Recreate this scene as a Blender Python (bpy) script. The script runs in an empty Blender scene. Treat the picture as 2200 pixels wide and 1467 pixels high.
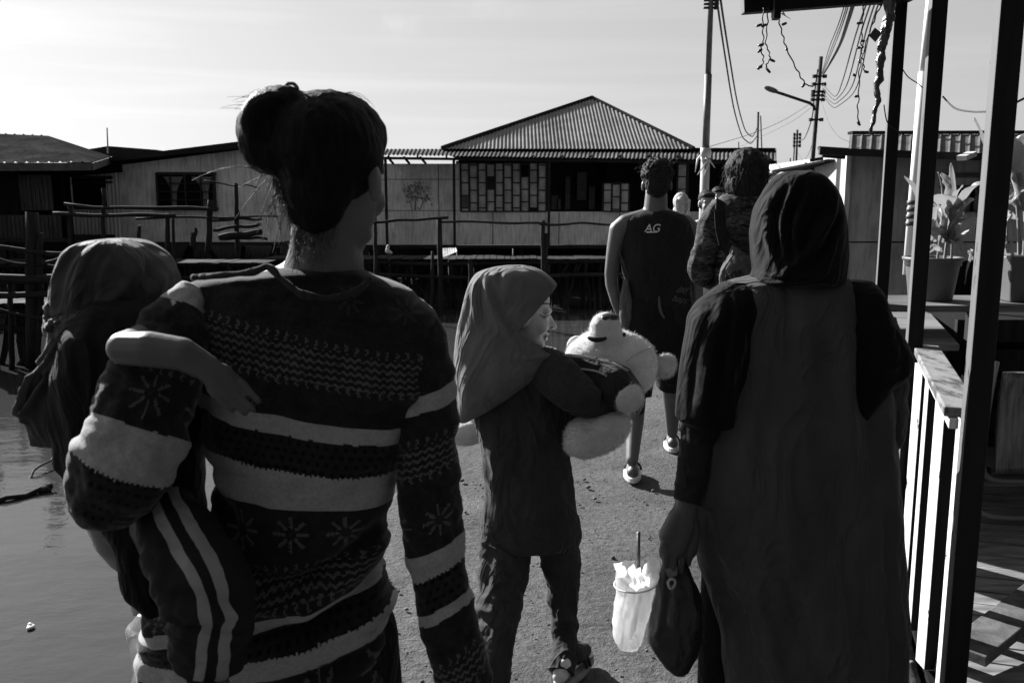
import bpy, bmesh, math, random
from mathutils import Vector, Matrix, noise
from mathutils.bvhtree import BVHTree
R = math.radians
random.seed(11)
S = bpy.context.scene
C = S.collection
V = Vector
SKY_STR, SKY_GAIN, SKY_GAMMA, SUN_STR, EXPOSURE, SKY_BACK = 0.052, 4.7, 0.36, 5.0, 1.5, 0.20

# ------------------------------------------------------------------ camera
H = 1.48
PITCH = math.atan(303.0 / 1900.0)
cd = bpy.data.cameras.new("camera")
cam = bpy.data.objects.new("camera", cd); C.objects.link(cam)
cam.location = (0, 0, H)
cam.rotation_euler = (math.pi / 2 - PITCH, 0, 0)
cd.sensor_width = 36.0
cd.lens = 36.0 * 1900 / 2200
cd.clip_end = 2000
cd.clip_start = 0.05
cd.dof.use_dof = True
cd.dof.focus_distance = 3.4
cd.dof.aperture_fstop = 9.0
S.camera = cam
cp, sp = math.cos(PITCH), math.sin(PITCH)

def P(px, py, d):
    """photograph direction (px,py) at ground distance d ahead -> world point"""
    cx = (px - 1100) / 1900.0; cy = (733.5 - py) / 1900.0
    k = d / (cp + cy * sp)
    return V((cx * k, d, H + (cy * cp - sp) * k))
def PZ(px, py, z):
    cx = (px - 1100) / 1900.0; cy = (733.5 - py) / 1900.0
    k = (z - H) / (cy * cp - sp)
    return V((cx * k, (cp + cy * sp) * k, z))
def mpp(d, py=730):
    """metres per photograph pixel at ground distance d"""
    cy = (733.5 - py) / 1900.0
    return d / (cp + cy * sp) / 1900.0

# ------------------------------------------------------------------ node helper
class N:
    def __init__(s, name, rough=0.8, spec=0.3):
        s.m = bpy.data.materials.new(name); s.m.use_nodes = True
        s.t = s.m.node_tree; s.n = s.t.nodes; s.l = s.t.links
        s.b = s.n['Principled BSDF']
        s.b.inputs['Roughness'].default_value = rough
        s.b.inputs['Specular IOR Level'].default_value = spec
    def set(s, sock, v):
        if isinstance(v, (int, float)): sock.default_value = v
        else: s.l.new(v, sock)
    def M(s, op, a, b=0.0, c=0.0, clamp=False):
        n = s.n.new('ShaderNodeMath'); n.operation = op; n.use_clamp = clamp
        s.set(n.inputs[0], a); s.set(n.inputs[1], b); s.set(n.inputs[2], c)
        return n.outputs[0]
    def add(s, a, b): return s.M('ADD', a, b)
    def sub(s, a, b): return s.M('SUBTRACT', a, b)
    def mul(s, a, b): return s.M('MULTIPLY', a, b)
    def div(s, a, b): return s.M('DIVIDE', a, b)
    def lt(s, a, b): return s.M('LESS_THAN', a, b)
    def gt(s, a, b): return s.M('GREATER_THAN', a, b)
    def within(s, x, a, b): return s.mul(s.gt(x, a), s.lt(x, b))
    def mx(s, a, b): return s.M('MAXIMUM', a, b)
    def mixv(s, f, a, b): return s.add(s.mul(a, s.sub(1.0, f)), s.mul(b, f))
    def co(s, kind='Object'):
        if not hasattr(s, '_tc'): s._tc = s.n.new('ShaderNodeTexCoord')
        return s._tc.outputs[kind]
    def uv(s):
        n = s.n.new('ShaderNodeUVMap'); n.uv_map = 'pat'
        x = s.n.new('ShaderNodeSeparateXYZ'); s.l.new(n.outputs[0], x.inputs[0])
        return x.outputs[0], x.outputs[1]
    def xyz(s, kind='Object'):
        x = s.n.new('ShaderNodeSeparateXYZ'); s.l.new(s.co(kind), x.inputs[0])
        return x.outputs
    def noise(s, scale, detail=4, rough=0.55, stretch=(1, 1, 1), dist=0.0, kind='Object', vec=None):
        mp = s.n.new('ShaderNodeMapping'); mp.inputs['Scale'].default_value = stretch
        s.l.new(vec if vec is not None else s.co(kind), mp.inputs[0])
        n = s.n.new('ShaderNodeTexNoise'); s.l.new(mp.outputs[0], n.inputs['Vector'])
        n.inputs['Scale'].default_value = scale; n.inputs['Detail'].default_value = detail
        n.inputs['Roughness'].default_value = rough; n.inputs['Distortion'].default_value = dist
        return n.outputs['Fac']
    def ramp(s, f, stops, interp='LINEAR'):
        n = s.n.new('ShaderNodeValToRGB'); n.color_ramp.interpolation = interp
        s.set(n.inputs[0], f); e = n.color_ramp.elements
        while len(e) < len(stops): e.new(0.5)
        for k, (p, v) in enumerate(stops):
            e[k].position = p; e[k].color = (v, v, v, 1)
        return n.outputs[0]
    def color(s, v):
        if isinstance(v, (int, float)): s.b.inputs['Base Color'].default_value = (v, v, v, 1)
        else:
            n = s.n.new('ShaderNodeCombineColor')
            for i in range(3): s.l.new(v, n.inputs[i])
            s.l.new(n.outputs[0], s.b.inputs['Base Color'])
    def bump(s, h, strength=0.3, dist=0.01):
        n = s.n.new('ShaderNodeBump'); n.inputs['Strength'].default_value = strength
        n.inputs['Distance'].default_value = dist
        s.l.new(h, n.inputs['Height'])
        if s.b.inputs['Normal'].is_linked:
            s.l.new(s.b.inputs['Normal'].links[0].from_socket, n.inputs['Normal'])
        s.l.new(n.outputs[0], s.b.inputs['Normal'])

MATS = {}
def plain(name, v, rough=0.8, spec=0.25, var=0.35, scale=6.0, bump=0.15, bscale=60, stretch=(1, 1, 1), sheen=0.0, bdist=0.01):
    if name in MATS: return MATS[name]
    q = N(name, rough, spec)
    f = q.noise(scale, 6, 0.6, stretch)
    q.color(q.ramp(f, [(0.3, v * (1 - var)), (0.7, v * (1 + var))]))
    if bump: q.bump(q.noise(bscale, 3, 0.6, stretch), bump, bdist)
    if sheen: q.b.inputs['Sheen Weight'].default_value = sheen; q.b.inputs['Sheen Roughness'].default_value = 0.4
    MATS[name] = q.m
    return q.m
def cloth(name, v, rough=0.9, sheen=0.15, weave=900, var=0.15):
    if name in MATS: return MATS[name]
    sheen *= .3
    q = N(name, rough, 0.08)
    f = q.noise(9, 5, 0.6)
    q.color(q.ramp(f, [(0.3, v * (1 - var)), (0.7, v * (1 + var))]))
    q.bump(q.noise(weave, 2, 0.5), 0.25, 0.002)
    rg = q.M('ABSOLUTE', q.sub(q.noise(7, 3, 0.5, (1, 1, .5), 1.2), .5)); q.bump(q.M('POWER', q.sub(1.0, q.mul(rg, 2.0)), 3.0), .55, .022)
    q.bump(q.noise(35, 3, 0.55), 0.3, 0.008)
    q.b.inputs['Sheen Weight'].default_value = sheen; q.b.inputs['Sheen Roughness'].default_value = 0.35
    MATS[name] = q.m
    return q.m
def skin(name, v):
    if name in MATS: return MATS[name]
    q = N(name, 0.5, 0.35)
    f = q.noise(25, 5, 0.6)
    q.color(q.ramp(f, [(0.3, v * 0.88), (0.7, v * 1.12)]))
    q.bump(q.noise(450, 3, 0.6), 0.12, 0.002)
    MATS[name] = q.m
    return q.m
def hairmat(name, v=0.007, stretch=(1, 1, 0.25)):
    if name in MATS: return MATS[name]
    q = N(name, 0.6, 0.06)
    q.color(q.ramp(q.noise(90, 3, 0.6, stretch), [(0.3, v * 0.5), (0.7, v * 1.6)]))
    q.bump(q.noise(140, 4, 0.65, stretch), 0.8, 0.006)
    MATS[name] = q.m
    return q.m

# ------------------------------------------------------------------ objects
def link(name, me, mat=None, parent=None, smooth=True):
    if mat: me.materials.clear(); me.materials.append(mat)
    if smooth:
        for p in me.polygons: p.use_smooth = True
    o = bpy.data.objects.new(name, me); C.objects.link(o)
    if parent is not None:
        o.parent = parent
        o.matrix_parent_inverse = Matrix.Translation(-V(parent['_base'])) if '_base' in parent else Matrix.Identity(4)
    return o
def thing(name, label, cat, loc=(0, 0, 0), group=None):
    o = bpy.data.objects.new(name, None); C.objects.link(o)
    o.location = loc; o['label'] = label; o['category'] = cat
    o['_base'] = list(loc); o.empty_display_size = 0.1
    if group: o['group'] = group
    return o
def tag(o, label, cat, group=None):
    o['label'] = label; o['category'] = cat
    if group: o['group'] = group
    return o
def copy_tree(o, delta, label=None):
    c = o.copy(); C.objects.link(c); c.location = V(o.location) + V(delta)
    if label: c['label'] = label
    for ch in list(o.children):
        d = ch.copy(); C.objects.link(d); d.parent = c
        for g in list(ch.children):
            e = g.copy(); C.objects.link(e); e.parent = d
    return c

class MB:
    def __init__(s): s.v = []; s.f = []; s.u = None
    def quad(s, a, b, c, d):
        i = len(s.v); s.v += [V(a), V(b), V(c), V(d)]; s.f.append((i, i + 1, i + 2, i + 3)); return s
    def hexa(s, p):      # 8 corners: bottom 4 ccw, top 4 ccw
        i = len(s.v); s.v += [V(q) for q in p]
        for f in ((3, 2, 1, 0), (4, 5, 6, 7), (0, 1, 5, 4), (1, 2, 6, 5), (2, 3, 7, 6), (3, 0, 4, 7)):
            s.f.append(tuple(i + k for k in f))
        return s
    def box(s, lo, hi):
        x0, y0, z0 = lo; x1, y1, z1 = hi
        return s.hexa([(x0, y0, z0), (x1, y0, z0), (x1, y1, z0), (x0, y1, z0), (x0, y0, z1), (x1, y0, z1), (x1, y1, z1), (x0, y1, z1)])
    def bar(s, a, b, w, h, up=(0, 0, 1)):
        a = V(a); b = V(b); t = (b - a).normalized(); u = V(up)
        if abs(t.dot(u)) > 0.99: u = V((0, 1, 0))
        r = t.cross(u).normalized() * (w / 2); q = r.cross(t).normalized() * (h / 2)
        return s.hexa([a - r - q, a + r - q, b + r - q, b - r - q, a - r + q, a + r + q, b + r + q, b - r + q])
    def prism(s, pts, off):   # polygon points and extrusion offset
        i = len(s.v); n = len(pts); off = V(off)
        s.v += [V(p) for p in pts] + [V(p) + off for p in pts]
        s.f.append(tuple(range(i, i + n))); s.f.append(tuple(reversed(range(i + n, i + 2 * n))))
        for k in range(n):
            j = (k + 1) % n; s.f.append((i + j, i + k, i + n + k, i + n + j))
        return s
    def tube(s, pts, rad, n=8, cap=True):
        pts = [V(p) for p in pts]
        if not hasattr(rad, '__len__'): rad = [rad] * len(pts)
        base = len(s.v); prev = None
        for k, p in enumerate(pts):
            t = (pts[min(k + 1, len(pts) - 1)] - pts[max(k - 1, 0)])
            t = t.normalized() if t.length > 1e-9 else V((0, 0, 1))
            if prev is None:
                a = V((0, 0, 1)) if abs(t.z) < 0.9 else V((0, 1, 0))
                x = t.cross(a).normalized()
            else:
                x = prev - t * prev.dot(t); x = x.normalized() if x.length > 1e-6 else prev
            prev = x; y = t.cross(x)
            for j in range(n):
                an = 2 * math.pi * j / n
                s.v.append(p + (x * math.cos(an) + y * math.sin(an)) * rad[k])
        for k in range(len(pts) - 1):
            for j in range(n):
                j2 = (j + 1) % n
                s.f.append((base + k * n + j, base + k * n + j2, base + (k + 1) * n + j2, base + (k + 1) * n + j))
        if cap:
            s.f.append(tuple(reversed(range(base, base + n))))
            e = base + (len(pts) - 1) * n; s.f.append(tuple(range(e, e + n)))
        return s
    def ell(s, c, r, rot=None, n=16, m=10):
        c = V(c); base = len(s.v)
        for k in range(1, m):
            ph = math.pi * k / m
            for j in range(n):
                th = 2 * math.pi * j / n
                p = V((r[0] * math.sin(ph) * math.cos(th), r[1] * math.sin(ph) * math.sin(th), r[2] * math.cos(ph)))
                s.v.append(c + (rot @ p if rot else p))
        t = len(s.v); zt = V((0, 0, r[2])); s.v.append(c + (rot @ zt if rot else zt)); s.v.append(c - (rot @ zt if rot else zt))
        for k in range(m - 2):
            for j in range(n):
                j2 = (j + 1) % n
                s.f.append((base + k * n + j, base + (k + 1) * n + j, base + (k + 1) * n + j2, base + k * n + j2))
        for j in range(n):
            j2 = (j + 1) % n
            s.f.append((t, base + j, base + j2)); s.f.append((t + 1, base + (m - 2) * n + j2, base + (m - 2) * n + j))
        return s
    def cap2(s, a, ra, b, rb, n=14):  # tapered capsule, closed
        a = V(a); b = V(b); t = (b - a); L = t.length
        if L < 1e-6: return s.ell(a, (ra, ra, ra))
        t /= L; pts = []; rad = []
        for k in range(5):
            an = math.pi / 2 * (k + 0.15) / 5; pts.append(a - t * ra * math.cos(an)); rad.append(ra * math.sin(an))
        pts.append(a); rad.append(ra); pts.append(b); rad.append(rb)
        for k in range(4, -1, -1):
            an = math.pi / 2 * (k + 0.15) / 5; pts.append(b + t * rb * math.cos(an)); rad.append(rb * math.sin(an))
        return s.tube(pts, rad, n)
    def chain(s, pts, rads, n=14):
        for k in range(len(pts) - 1): s.cap2(pts[k], rads[k], pts[k + 1], rads[k + 1], n)
        return s
    def mesh(s, name):
        me = bpy.data.meshes.new(name)
        me.from_pydata([tuple(p) for p in s.v], [], s.f); me.update()
        return me
    def build(s, name, mat=None, parent=None, smooth=False):
        me = s.mesh(name)
        bm = bmesh.new(); bm.from_mesh(me); bmesh.ops.recalc_face_normals(bm, faces=bm.faces); bm.to_mesh(me); bm.free()
        return link(name, me, mat, parent, smooth)
    def bevelled(s, name, mat=None, parent=None, w=0.004):
        o = s.build(name, mat, parent, False)
        b = o.modifiers.new('bevel', 'BEVEL'); b.width = w; b.segments = 2; b.limit_method = 'ANGLE'
        return o
    def blob(s, name, mat=None, parent=None, voxel=0.006, smooth=4, disp=None):
        me = s.mesh(name)
        o = bpy.data.objects.new("tmp", me); C.objects.link(o)
        r = o.modifiers.new('r', 'REMESH'); r.mode = 'VOXEL'; r.voxel_size = voxel
        if smooth:
            k = o.modifiers.new('s', 'SMOOTH'); k.factor = 0.5; k.iterations = smooth
        dg = bpy.context.evaluated_depsgraph_get()
        out = bpy.data.meshes.new_from_object(o.evaluated_get(dg))
        bpy.data.objects.remove(o); bpy.data.meshes.remove(me)
        out.name = name
        if disp:
            nr = [v.normal.copy() for v in out.vertices]
            for v, q in zip(out.vertices, nr): v.co += q * disp(v.co)
        return link(name, out, mat, parent, True)

def cat(keys, t):
    """Catmull-Rom through key tuples; t in [0, len-1]"""
    n = len(keys); i = min(int(t), n - 2); f = t - i
    a = keys[max(i - 1, 0)]; b = keys[i]; c = keys[i + 1]; d = keys[min(i + 2, n - 1)]
    out = []
    for p, q, r, s in zip(a, b, c, d):
        m1 = (r - p) / 2; m2 = (s - q) / 2
        dl = r - q
        if dl == 0: m1 = m2 = 0
        else:                       # keep it monotone between keys
            if m1 / dl < 0: m1 = 0
            if m2 / dl < 0: m2 = 0
            m1 = max(min(m1, 3 * abs(dl)), -3 * abs(dl)); m2 = max(min(m2, 3 * abs(dl)), -3 * abs(dl))
        h = f * f
        out.append((2 * h * f - 3 * h + 1) * q + (h * f - 2 * h + f) * m1 + (-2 * h * f + 3 * h) * r + (h * f - h) * m2)
    return out
def ridges(px, py, segs):
    """sum of fold ridges: (x0,y0,x1,y1,width,height), photograph pixels on the near side"""
    t = 0.0
    for sg in segs:
        if len(sg) == 4:                       # smooth fold: (points, width, height, bounds)
            pts, w, h, bb = sg
            if px < bb[0] or px > bb[1] or py < bb[2] or py > bb[3]: continue
            best = 0.0; n = len(pts) - 1
            for i, (x, y) in enumerate(pts):
                q = ((px - x) ** 2 + (py - y) ** 2) / (w * w)
                if q < 5:
                    v = math.exp(-q) * min(1.0, 3.2 * i / n + .05, 3.2 * (n - i) / n + .05)
                    if v > best: best = v
            t += h * best; continue
        x0, y0, x1, y1, w, h = sg
        dx, dy = x1 - x0, y1 - y0; L = dx * dx + dy * dy
        k = max(0, min(1, ((px - x0) * dx + (py - y0) * dy) / L))
        ex = px - x0 - k * dx; ey = py - y0 - k * dy
        q = (ex * ex + ey * ey) / (w * w)
        if q < 6: t += h * math.exp(-q)
    return t
def fold(pts, w, h):
    n = max(14, int(sum(math.hypot(b[0] - a[0], b[1] - a[1]) for a, b in zip(pts, pts[1:])) / (w * .45)))
    d = [tuple(cat(pts, i * (len(pts) - 1) / n)) for i in range(n + 1)]
    xs = [p[0] for p in d]; ys = [p[1] for p in d]; m = 2.3 * w
    return (d, w, h, (min(xs) - m, max(xs) + m, min(ys) - m, max(ys) + m))
def wr(px, py, sx, sy, amp, seed=0.0, d=2):
    return amp * noise.fractal(V((px / sx, py / sy, seed)), 1.0, 2.0, d)
def setuv(me, uvs):
    l = me.uv_layers.new(name='pat')
    for lp in me.loops: l.data[lp.index].uv = uvs[lp.vertex_index]
def garment(name, rows, mat, parent, n=96, m=140, disp=None, uvf=None, e=2.2, cap=(True, True), thick=0.0, front=None):
    """closed garment surface through rows (y, xl, xr, distance, half depth): rings of cloth, real width and depth"""
    vs = []; uvs = []; nk = len(rows)
    for i in range(m):
        y, xl, xr, d, b = cat(rows, i * (nk - 1) / (m - 1))
        c = P((xl + xr) / 2, y, d); a = (P(xr, y, d) - P(xl, y, d)) / 2; A = a.length
        for j in range(n):
            th = math.pi / 2 + 2 * math.pi * j / n
            co, si = math.cos(th), math.sin(th)
            x = math.copysign(abs(co) ** (2 / e), co); z = math.copysign(abs(si) ** (2 / e), si)
            px = (xl + xr) / 2 + (xr - xl) / 2 * x
            p = c + a * x + V((0, b * z, 0))
            nn = (a.normalized() * (co / max(A, 1e-3)) + V((0, si / max(b, 1e-3), 0))).normalized()
            if disp: p = p + nn * disp(px, y, si)
            vs.append(p); uvs.append(uvf(px, y, si) if uvf else (px, y))
    fs = []
    for i in range(m - 1):
        for j in range(n):
            j2 = (j + 1) % n
            fs.append((i * n + j, i * n + j2, (i + 1) * n + j2, (i + 1) * n + j))
    if cap[0]: fs.append(tuple(reversed(range(n))))
    if cap[1]: fs.append(tuple(range((m - 1) * n, m * n)))
    me = bpy.data.meshes.new(name); me.from_pydata([tuple(p) for p in vs], [], fs); me.update()
    bm = bmesh.new(); bm.from_mesh(me); bmesh.ops.recalc_face_normals(bm, faces=bm.faces); bm.to_mesh(me); bm.free()
    setuv(me, uvs)
    o = link(name, me, mat, parent, True)
    if thick:
        t = o.modifiers.new('thick', 'SOLIDIFY'); t.thickness = thick; t.offset = -1
    return o
def limb(name, path, mat, parent, n=48, m=90, disp=None, flat=1.0, cap=(True, True), thick=0.0, e=2.0):
    """sleeve or trouser leg along path (px, py, distance, width px): uv = (offset across px, length px)"""
    nk = len(path); pts = []
    for i in range(m): pts.append(cat(path, i * (nk - 1) / (m - 1)))
    ctr = [P(q[0], q[1], q[2]) for q in pts]
    vs = []; uvs = []; L = 0; prev = None
    for i in range(m):
        t = (ctr[min(i + 1, m - 1)] - ctr[max(i - 1, 0)]).normalized()
        if i: L += math.hypot(pts[i][0] - pts[i - 1][0], pts[i][1] - pts[i - 1][1])
        vdir = (ctr[i] - V((0, 0, H))).normalized()
        x = t.cross(vdir)
        x = x.normalized() if x.length > 0.15 else prev
        if prev is not None and x.dot(prev) < 0: x = -x
        prev = x; z = x.cross(t).normalized()
        if z.dot(vdir) < 0: z = -z
        r = pts[i][3] / 2 * mpp(pts[i][2], pts[i][1])
        for j in range(n):
            th = math.pi / 2 + 2 * math.pi * j / n
            co, si = math.cos(th), math.sin(th)
            xx = math.copysign(abs(co) ** (2 / e), co); zz = math.copysign(abs(si) ** (2 / e), si)
            u = co * pts[i][3] / 2
            rr = (disp(u, L, si) if disp else 0)
            vs.append(ctr[i] + x * (r * xx + rr * co) + z * (r * flat * zz + rr * si)); uvs.append((u, L))
    fs = []
    for i in range(m - 1):
        for j in range(n):
            j2 = (j + 1) % n
            fs.append((i * n + j, i * n + j2, (i + 1) * n + j2, (i + 1) * n + j))
    if cap[0]: fs.append(tuple(reversed(range(n))))
    if cap[1]: fs.append(tuple(range((m - 1) * n, m * n)))
    me = bpy.data.meshes.new(name); me.from_pydata([tuple(p) for p in vs], [], fs); me.update()
    bm = bmesh.new(); bm.from_mesh(me); bmesh.ops.recalc_face_normals(bm, faces=bm.faces); bm.to_mesh(me); bm.free()
    setuv(me, uvs)
    o = link(name, me, mat, parent, True)
    if thick:
        t = o.modifiers.new('thick', 'SOLIDIFY'); t.thickness = thick; t.offset = -1
    return o
def fur(o, n, length, width, mat, seed=1):
    """short pile standing on a plush surface: one blade of three corners per tuft"""
    me = o.data; rr = random.Random(seed); ps = list(me.polygons); ar = [p.area for p in ps]
    vs = []; fs = []
    for p in rr.choices(ps, weights=ar, k=n):
        c = p.center + V((rr.gauss(0, .002), rr.gauss(0, .002), rr.gauss(0, .002))); nn = (p.normal + V((rr.gauss(0, .45), rr.gauss(0, .45), rr.gauss(0, .45) - .15))).normalized()
        t = nn.orthogonal().normalized(); t.rotate(Matrix.Rotation(rr.uniform(0, 6.28), 3, nn)); L = length * rr.uniform(.5, 1.2); i = len(vs)
        vs += [c - t * width / 2 - nn * .001, c + t * width / 2 - nn * .001, c + nn * L]; fs.append((i, i + 1, i + 2))
    m = bpy.data.meshes.new('fur'); m.from_pydata([tuple(v) for v in vs], [], fs); m.update()
    f = link('fur', m, mat, o, False); f.matrix_parent_inverse = Matrix.Identity(4) if o.parent is None else Matrix.Identity(4); f['kind'] = 'stuff'
    return f
def pchain(mb, pts):
    """chain of tapered capsules through (px, py, distance, width px)"""
    q = [P(a, b, d) for a, b, d, w in pts]; r = [w / 2 * mpp(d, b) for a, b, d, w in pts]
    return mb.chain(q, r)
def bvh(o):
    dg = bpy.context.evaluated_depsgraph_get()
    e = o.evaluated_get(dg); me = e.to_mesh()
    t = BVHTree.FromPolygons([o.matrix_world @ v.co for v in me.vertices], [tuple(p.vertices) for p in me.polygons])
    e.to_mesh_clear(); return t
def lettering(name, txt, mat, parent, px, py, d, hpx, on=None, slant=0.0, rot=0.0, extrude=0.001, proud=0.002, wide=1.0):
    cu = bpy.data.curves.new(name, 'FONT'); cu.body = txt; cu.size = 1.4; cu.extrude = 0.0
    cu.align_x = 'CENTER'; cu.align_y = 'CENTER'; cu.shear = slant; cu.offset = 0.012
    o = bpy.data.objects.new("tmp", cu); C.objects.link(o)
    dg = bpy.context.evaluated_depsgraph_get()
    me = bpy.data.meshes.new_from_object(o.evaluated_get(dg)); bpy.data.objects.remove(o)
    bm = bmesh.new(); bm.from_mesh(me)
    for _ in range(2):
        bmesh.ops.subdivide_edges(bm, edges=[x for x in bm.edges if x.calc_length() > 0.15], cuts=1)
    bmesh.ops.triangulate(bm, faces=bm.faces); bm.to_mesh(me); bm.free()
    c, s_ = math.cos(rot), math.sin(rot); k = hpx
    tree = bvh(on) if on else None
    for v in me.vertices:
        x, y = v.co.x * wide, v.co.y
        qx, qy = px + k * (x * c - y * s_), py - k * (x * s_ + y * c)
        p = P(qx, qy, d)
        if tree:
            o0 = V((0, 0, H)); dr = (p - o0).normalized()
            hit = tree.ray_cast(o0, dr)
            if hit[0] is not None: p = hit[0] - V((0, proud, 0))
        v.co = p
    me.update()
    o = link(name, me, mat, parent, False)
    t = o.modifiers.new('thick', 'SOLIDIFY'); t.thickness = extrude; t.offset = 0
    return o

# generic head: local x forward, y left, z up (metres, full-size head)
def head(mb, c, F, U, k=1.0, face=True, neck=None, jawdrop=1.0):
    F = V(F).normalized(); U = V(U); U = (U - F * U.dot(F)).normalized(); Lx = U.cross(F)
    rot = Matrix((F, Lx, U)).transposed()
    g = lambda x, y, z: V(c) + rot @ (V((x, y, z)) * k)
    e = lambda x, y, z, a, b, h: mb.ell(g(x, y, z), (a * k, b * k, h * k), rot, 24, 16)
    e(-0.012, 0, 0.042, 0.093, 0.074, 0.083)
    e(0.028, 0, -0.025, 0.062, 0.058, 0.082)
    e(0.046, 0, -0.082, 0.040, 0.042, 0.026)
    if face:
        e(0.074, 0, -0.098, 0.018, 0.019, 0.016)
        mb.cap2(g(0.082, 0, 0.006), 0.009 * k, g(0.110, 0, -0.030), 0.0115 * k)
        for y in (-1, 1):
            e(0.098, 0.011 * y, -0.036, 0.011, 0.008, 0.008)
            e(0.056, 0.038 * y, -0.028, 0.030, 0.022, 0.028)
            mb.cap2(g(0.083, 0.012 * y, 0.022), 0.010 * k, g(0.068, 0.048 * y, 0.022), 0.010 * k)
            e(-0.008, 0.077 * y, -0.006, 0.019, 0.008, 0.031)
        mb.cap2(g(0.087, -0.016, -0.061), 0.0065 * k, g(0.087, 0.016, -0.061), 0.0065 * k)
        e(0.092, 0, -0.060, 0.009, 0.012, 0.007)
        mb.cap2(g(0.086, -0.014, -0.075), 0.0065 * k, g(0.086, 0.014, -0.075), 0.0065 * k)
        e(0.090, 0, -0.076, 0.009, 0.010, 0.008)
    else:
        for y in (-1, 1): e(-0.008, 0.077 * y, -0.006, 0.019, 0.008, 0.031)
    return g, rot
def fingers(mb, base, dirs, lens, rad):
    for b, ds, L in zip(base, dirs, lens):
        p = V(b); r = rad
        for k, (dv, f) in enumerate(zip(ds, (0.45, 0.31, 0.24))):
            q = p + V(dv).normalized() * L * f
            mb.cap2(p, r, q, r * 0.9, 10); p = q; r *= 0.9
# ------------------------------------------------------------------ world and sun
SUN_AZ, SUN_EL = R(-43), R(28)       # azimuth from straight ahead (+Y), negative = to the left
w = bpy.data.worlds.new("World"); S.world = w; w.use_nodes = True
nt = w.node_tree; bg = nt.nodes['Background']
sky = nt.nodes.new('ShaderNodeTexSky'); sky.sky_type = 'NISHITA'; sky.sun_disc = False
sky.sun_elevation = SUN_EL; sky.sun_rotation = SUN_AZ
sky.air_density = 1.0; sky.dust_density = 1.6; sky.ozone_density = 1.0
bw = nt.nodes.new('ShaderNodeSeparateColor'); nt.links.new(sky.outputs[0], bw.inputs[0])
def wm(op, a, b=0.0, c=0.0):
    n = nt.nodes.new('ShaderNodeMath'); n.operation = op
    for k, x in enumerate((a, b, c)):
        if isinstance(x, (int, float)): n.inputs[k].default_value = x
        else: nt.links.new(x, n.inputs[k])
    return n.outputs[0]
# black and white film behind a filter: mostly the red and green of the sky
lum = wm('ADD', wm('MULTIPLY', bw.outputs[0], 0.55), wm('MULTIPLY', bw.outputs[1], 0.45))
tc = nt.nodes.new('ShaderNodeTexCoord')
mp = nt.nodes.new('ShaderNodeMapping'); mp.inputs['Scale'].default_value = (.8, .8, 13.0); mp.inputs['Location'].default_value = (0.3, 0.1, 0.2)
nt.links.new(tc.outputs['Generated'], mp.inputs[0])
nz = nt.nodes.new('ShaderNodeTexNoise'); nz.inputs['Scale'].default_value = 2.2; nz.inputs['Detail'].default_value = 7; nz.inputs['Distortion'].default_value = 0.6
nt.links.new(mp.outputs[0], nz.inputs['Vector'])
cr = nt.nodes.new('ShaderNodeValToRGB'); cr.color_ramp.elements[0].position = 0.45; cr.color_ramp.elements[1].position = 0.75
nt.links.new(nz.outputs['Fac'], cr.inputs[0])
lum = wm('MULTIPLY', lum, wm('ADD', 0.93, wm('MULTIPLY', cr.outputs[0], 0.32)))
def puff(px, py, r0, amt, sc, stretch):
    d_ = (P(px, py, 1.0) - V((0, 0, H))).normalized()
    a = nt.nodes.new('ShaderNodeVectorMath'); a.operation = 'SUBTRACT'; nt.links.new(tc.outputs['Generated'], a.inputs[0]); a.inputs[1].default_value = d_
    m_ = nt.nodes.new('ShaderNodeMapping'); m_.inputs['Rotation'].default_value = (0, R(30), 0); m_.inputs['Scale'].default_value = stretch; nt.links.new(a.outputs[0], m_.inputs[0])
    l = nt.nodes.new('ShaderNodeVectorMath'); l.operation = 'LENGTH'; nt.links.new(m_.outputs[0], l.inputs[0])
    n_ = nt.nodes.new('ShaderNodeTexNoise'); n_.inputs['Scale'].default_value = sc; n_.inputs['Detail'].default_value = 6; nt.links.new(tc.outputs['Generated'], n_.inputs['Vector'])
    e = wm('ADD', l.outputs['Value'], wm('MULTIPLY', wm('SUBTRACT', n_.outputs['Fac'], .5), r0 * 1.6))
    g_ = nt.nodes.new('ShaderNodeMapRange'); g_.interpolation_type = 'SMOOTHSTEP'; nt.links.new(e, g_.inputs[0]); g_.inputs[1].default_value = 0; g_.inputs[2].default_value = r0; g_.inputs[3].default_value = amt; g_.inputs[4].default_value = 0
    return g_.outputs[0]
extra = wm('ADD', puff(858, 52, .028, .30, 40, (1.0, 1, 1.6)), puff(1050, 2, .035, .22, 30, (.7, 1, 1.6)))
lum = wm('MULTIPLY', lum, wm('ADD', 1.0, extra))
lum = wm('MULTIPLY', SKY_GAIN, wm('POWER', wm('DIVIDE', lum, 6.0), SKY_GAMMA)) if SKY_GAMMA != 1 else lum
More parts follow.
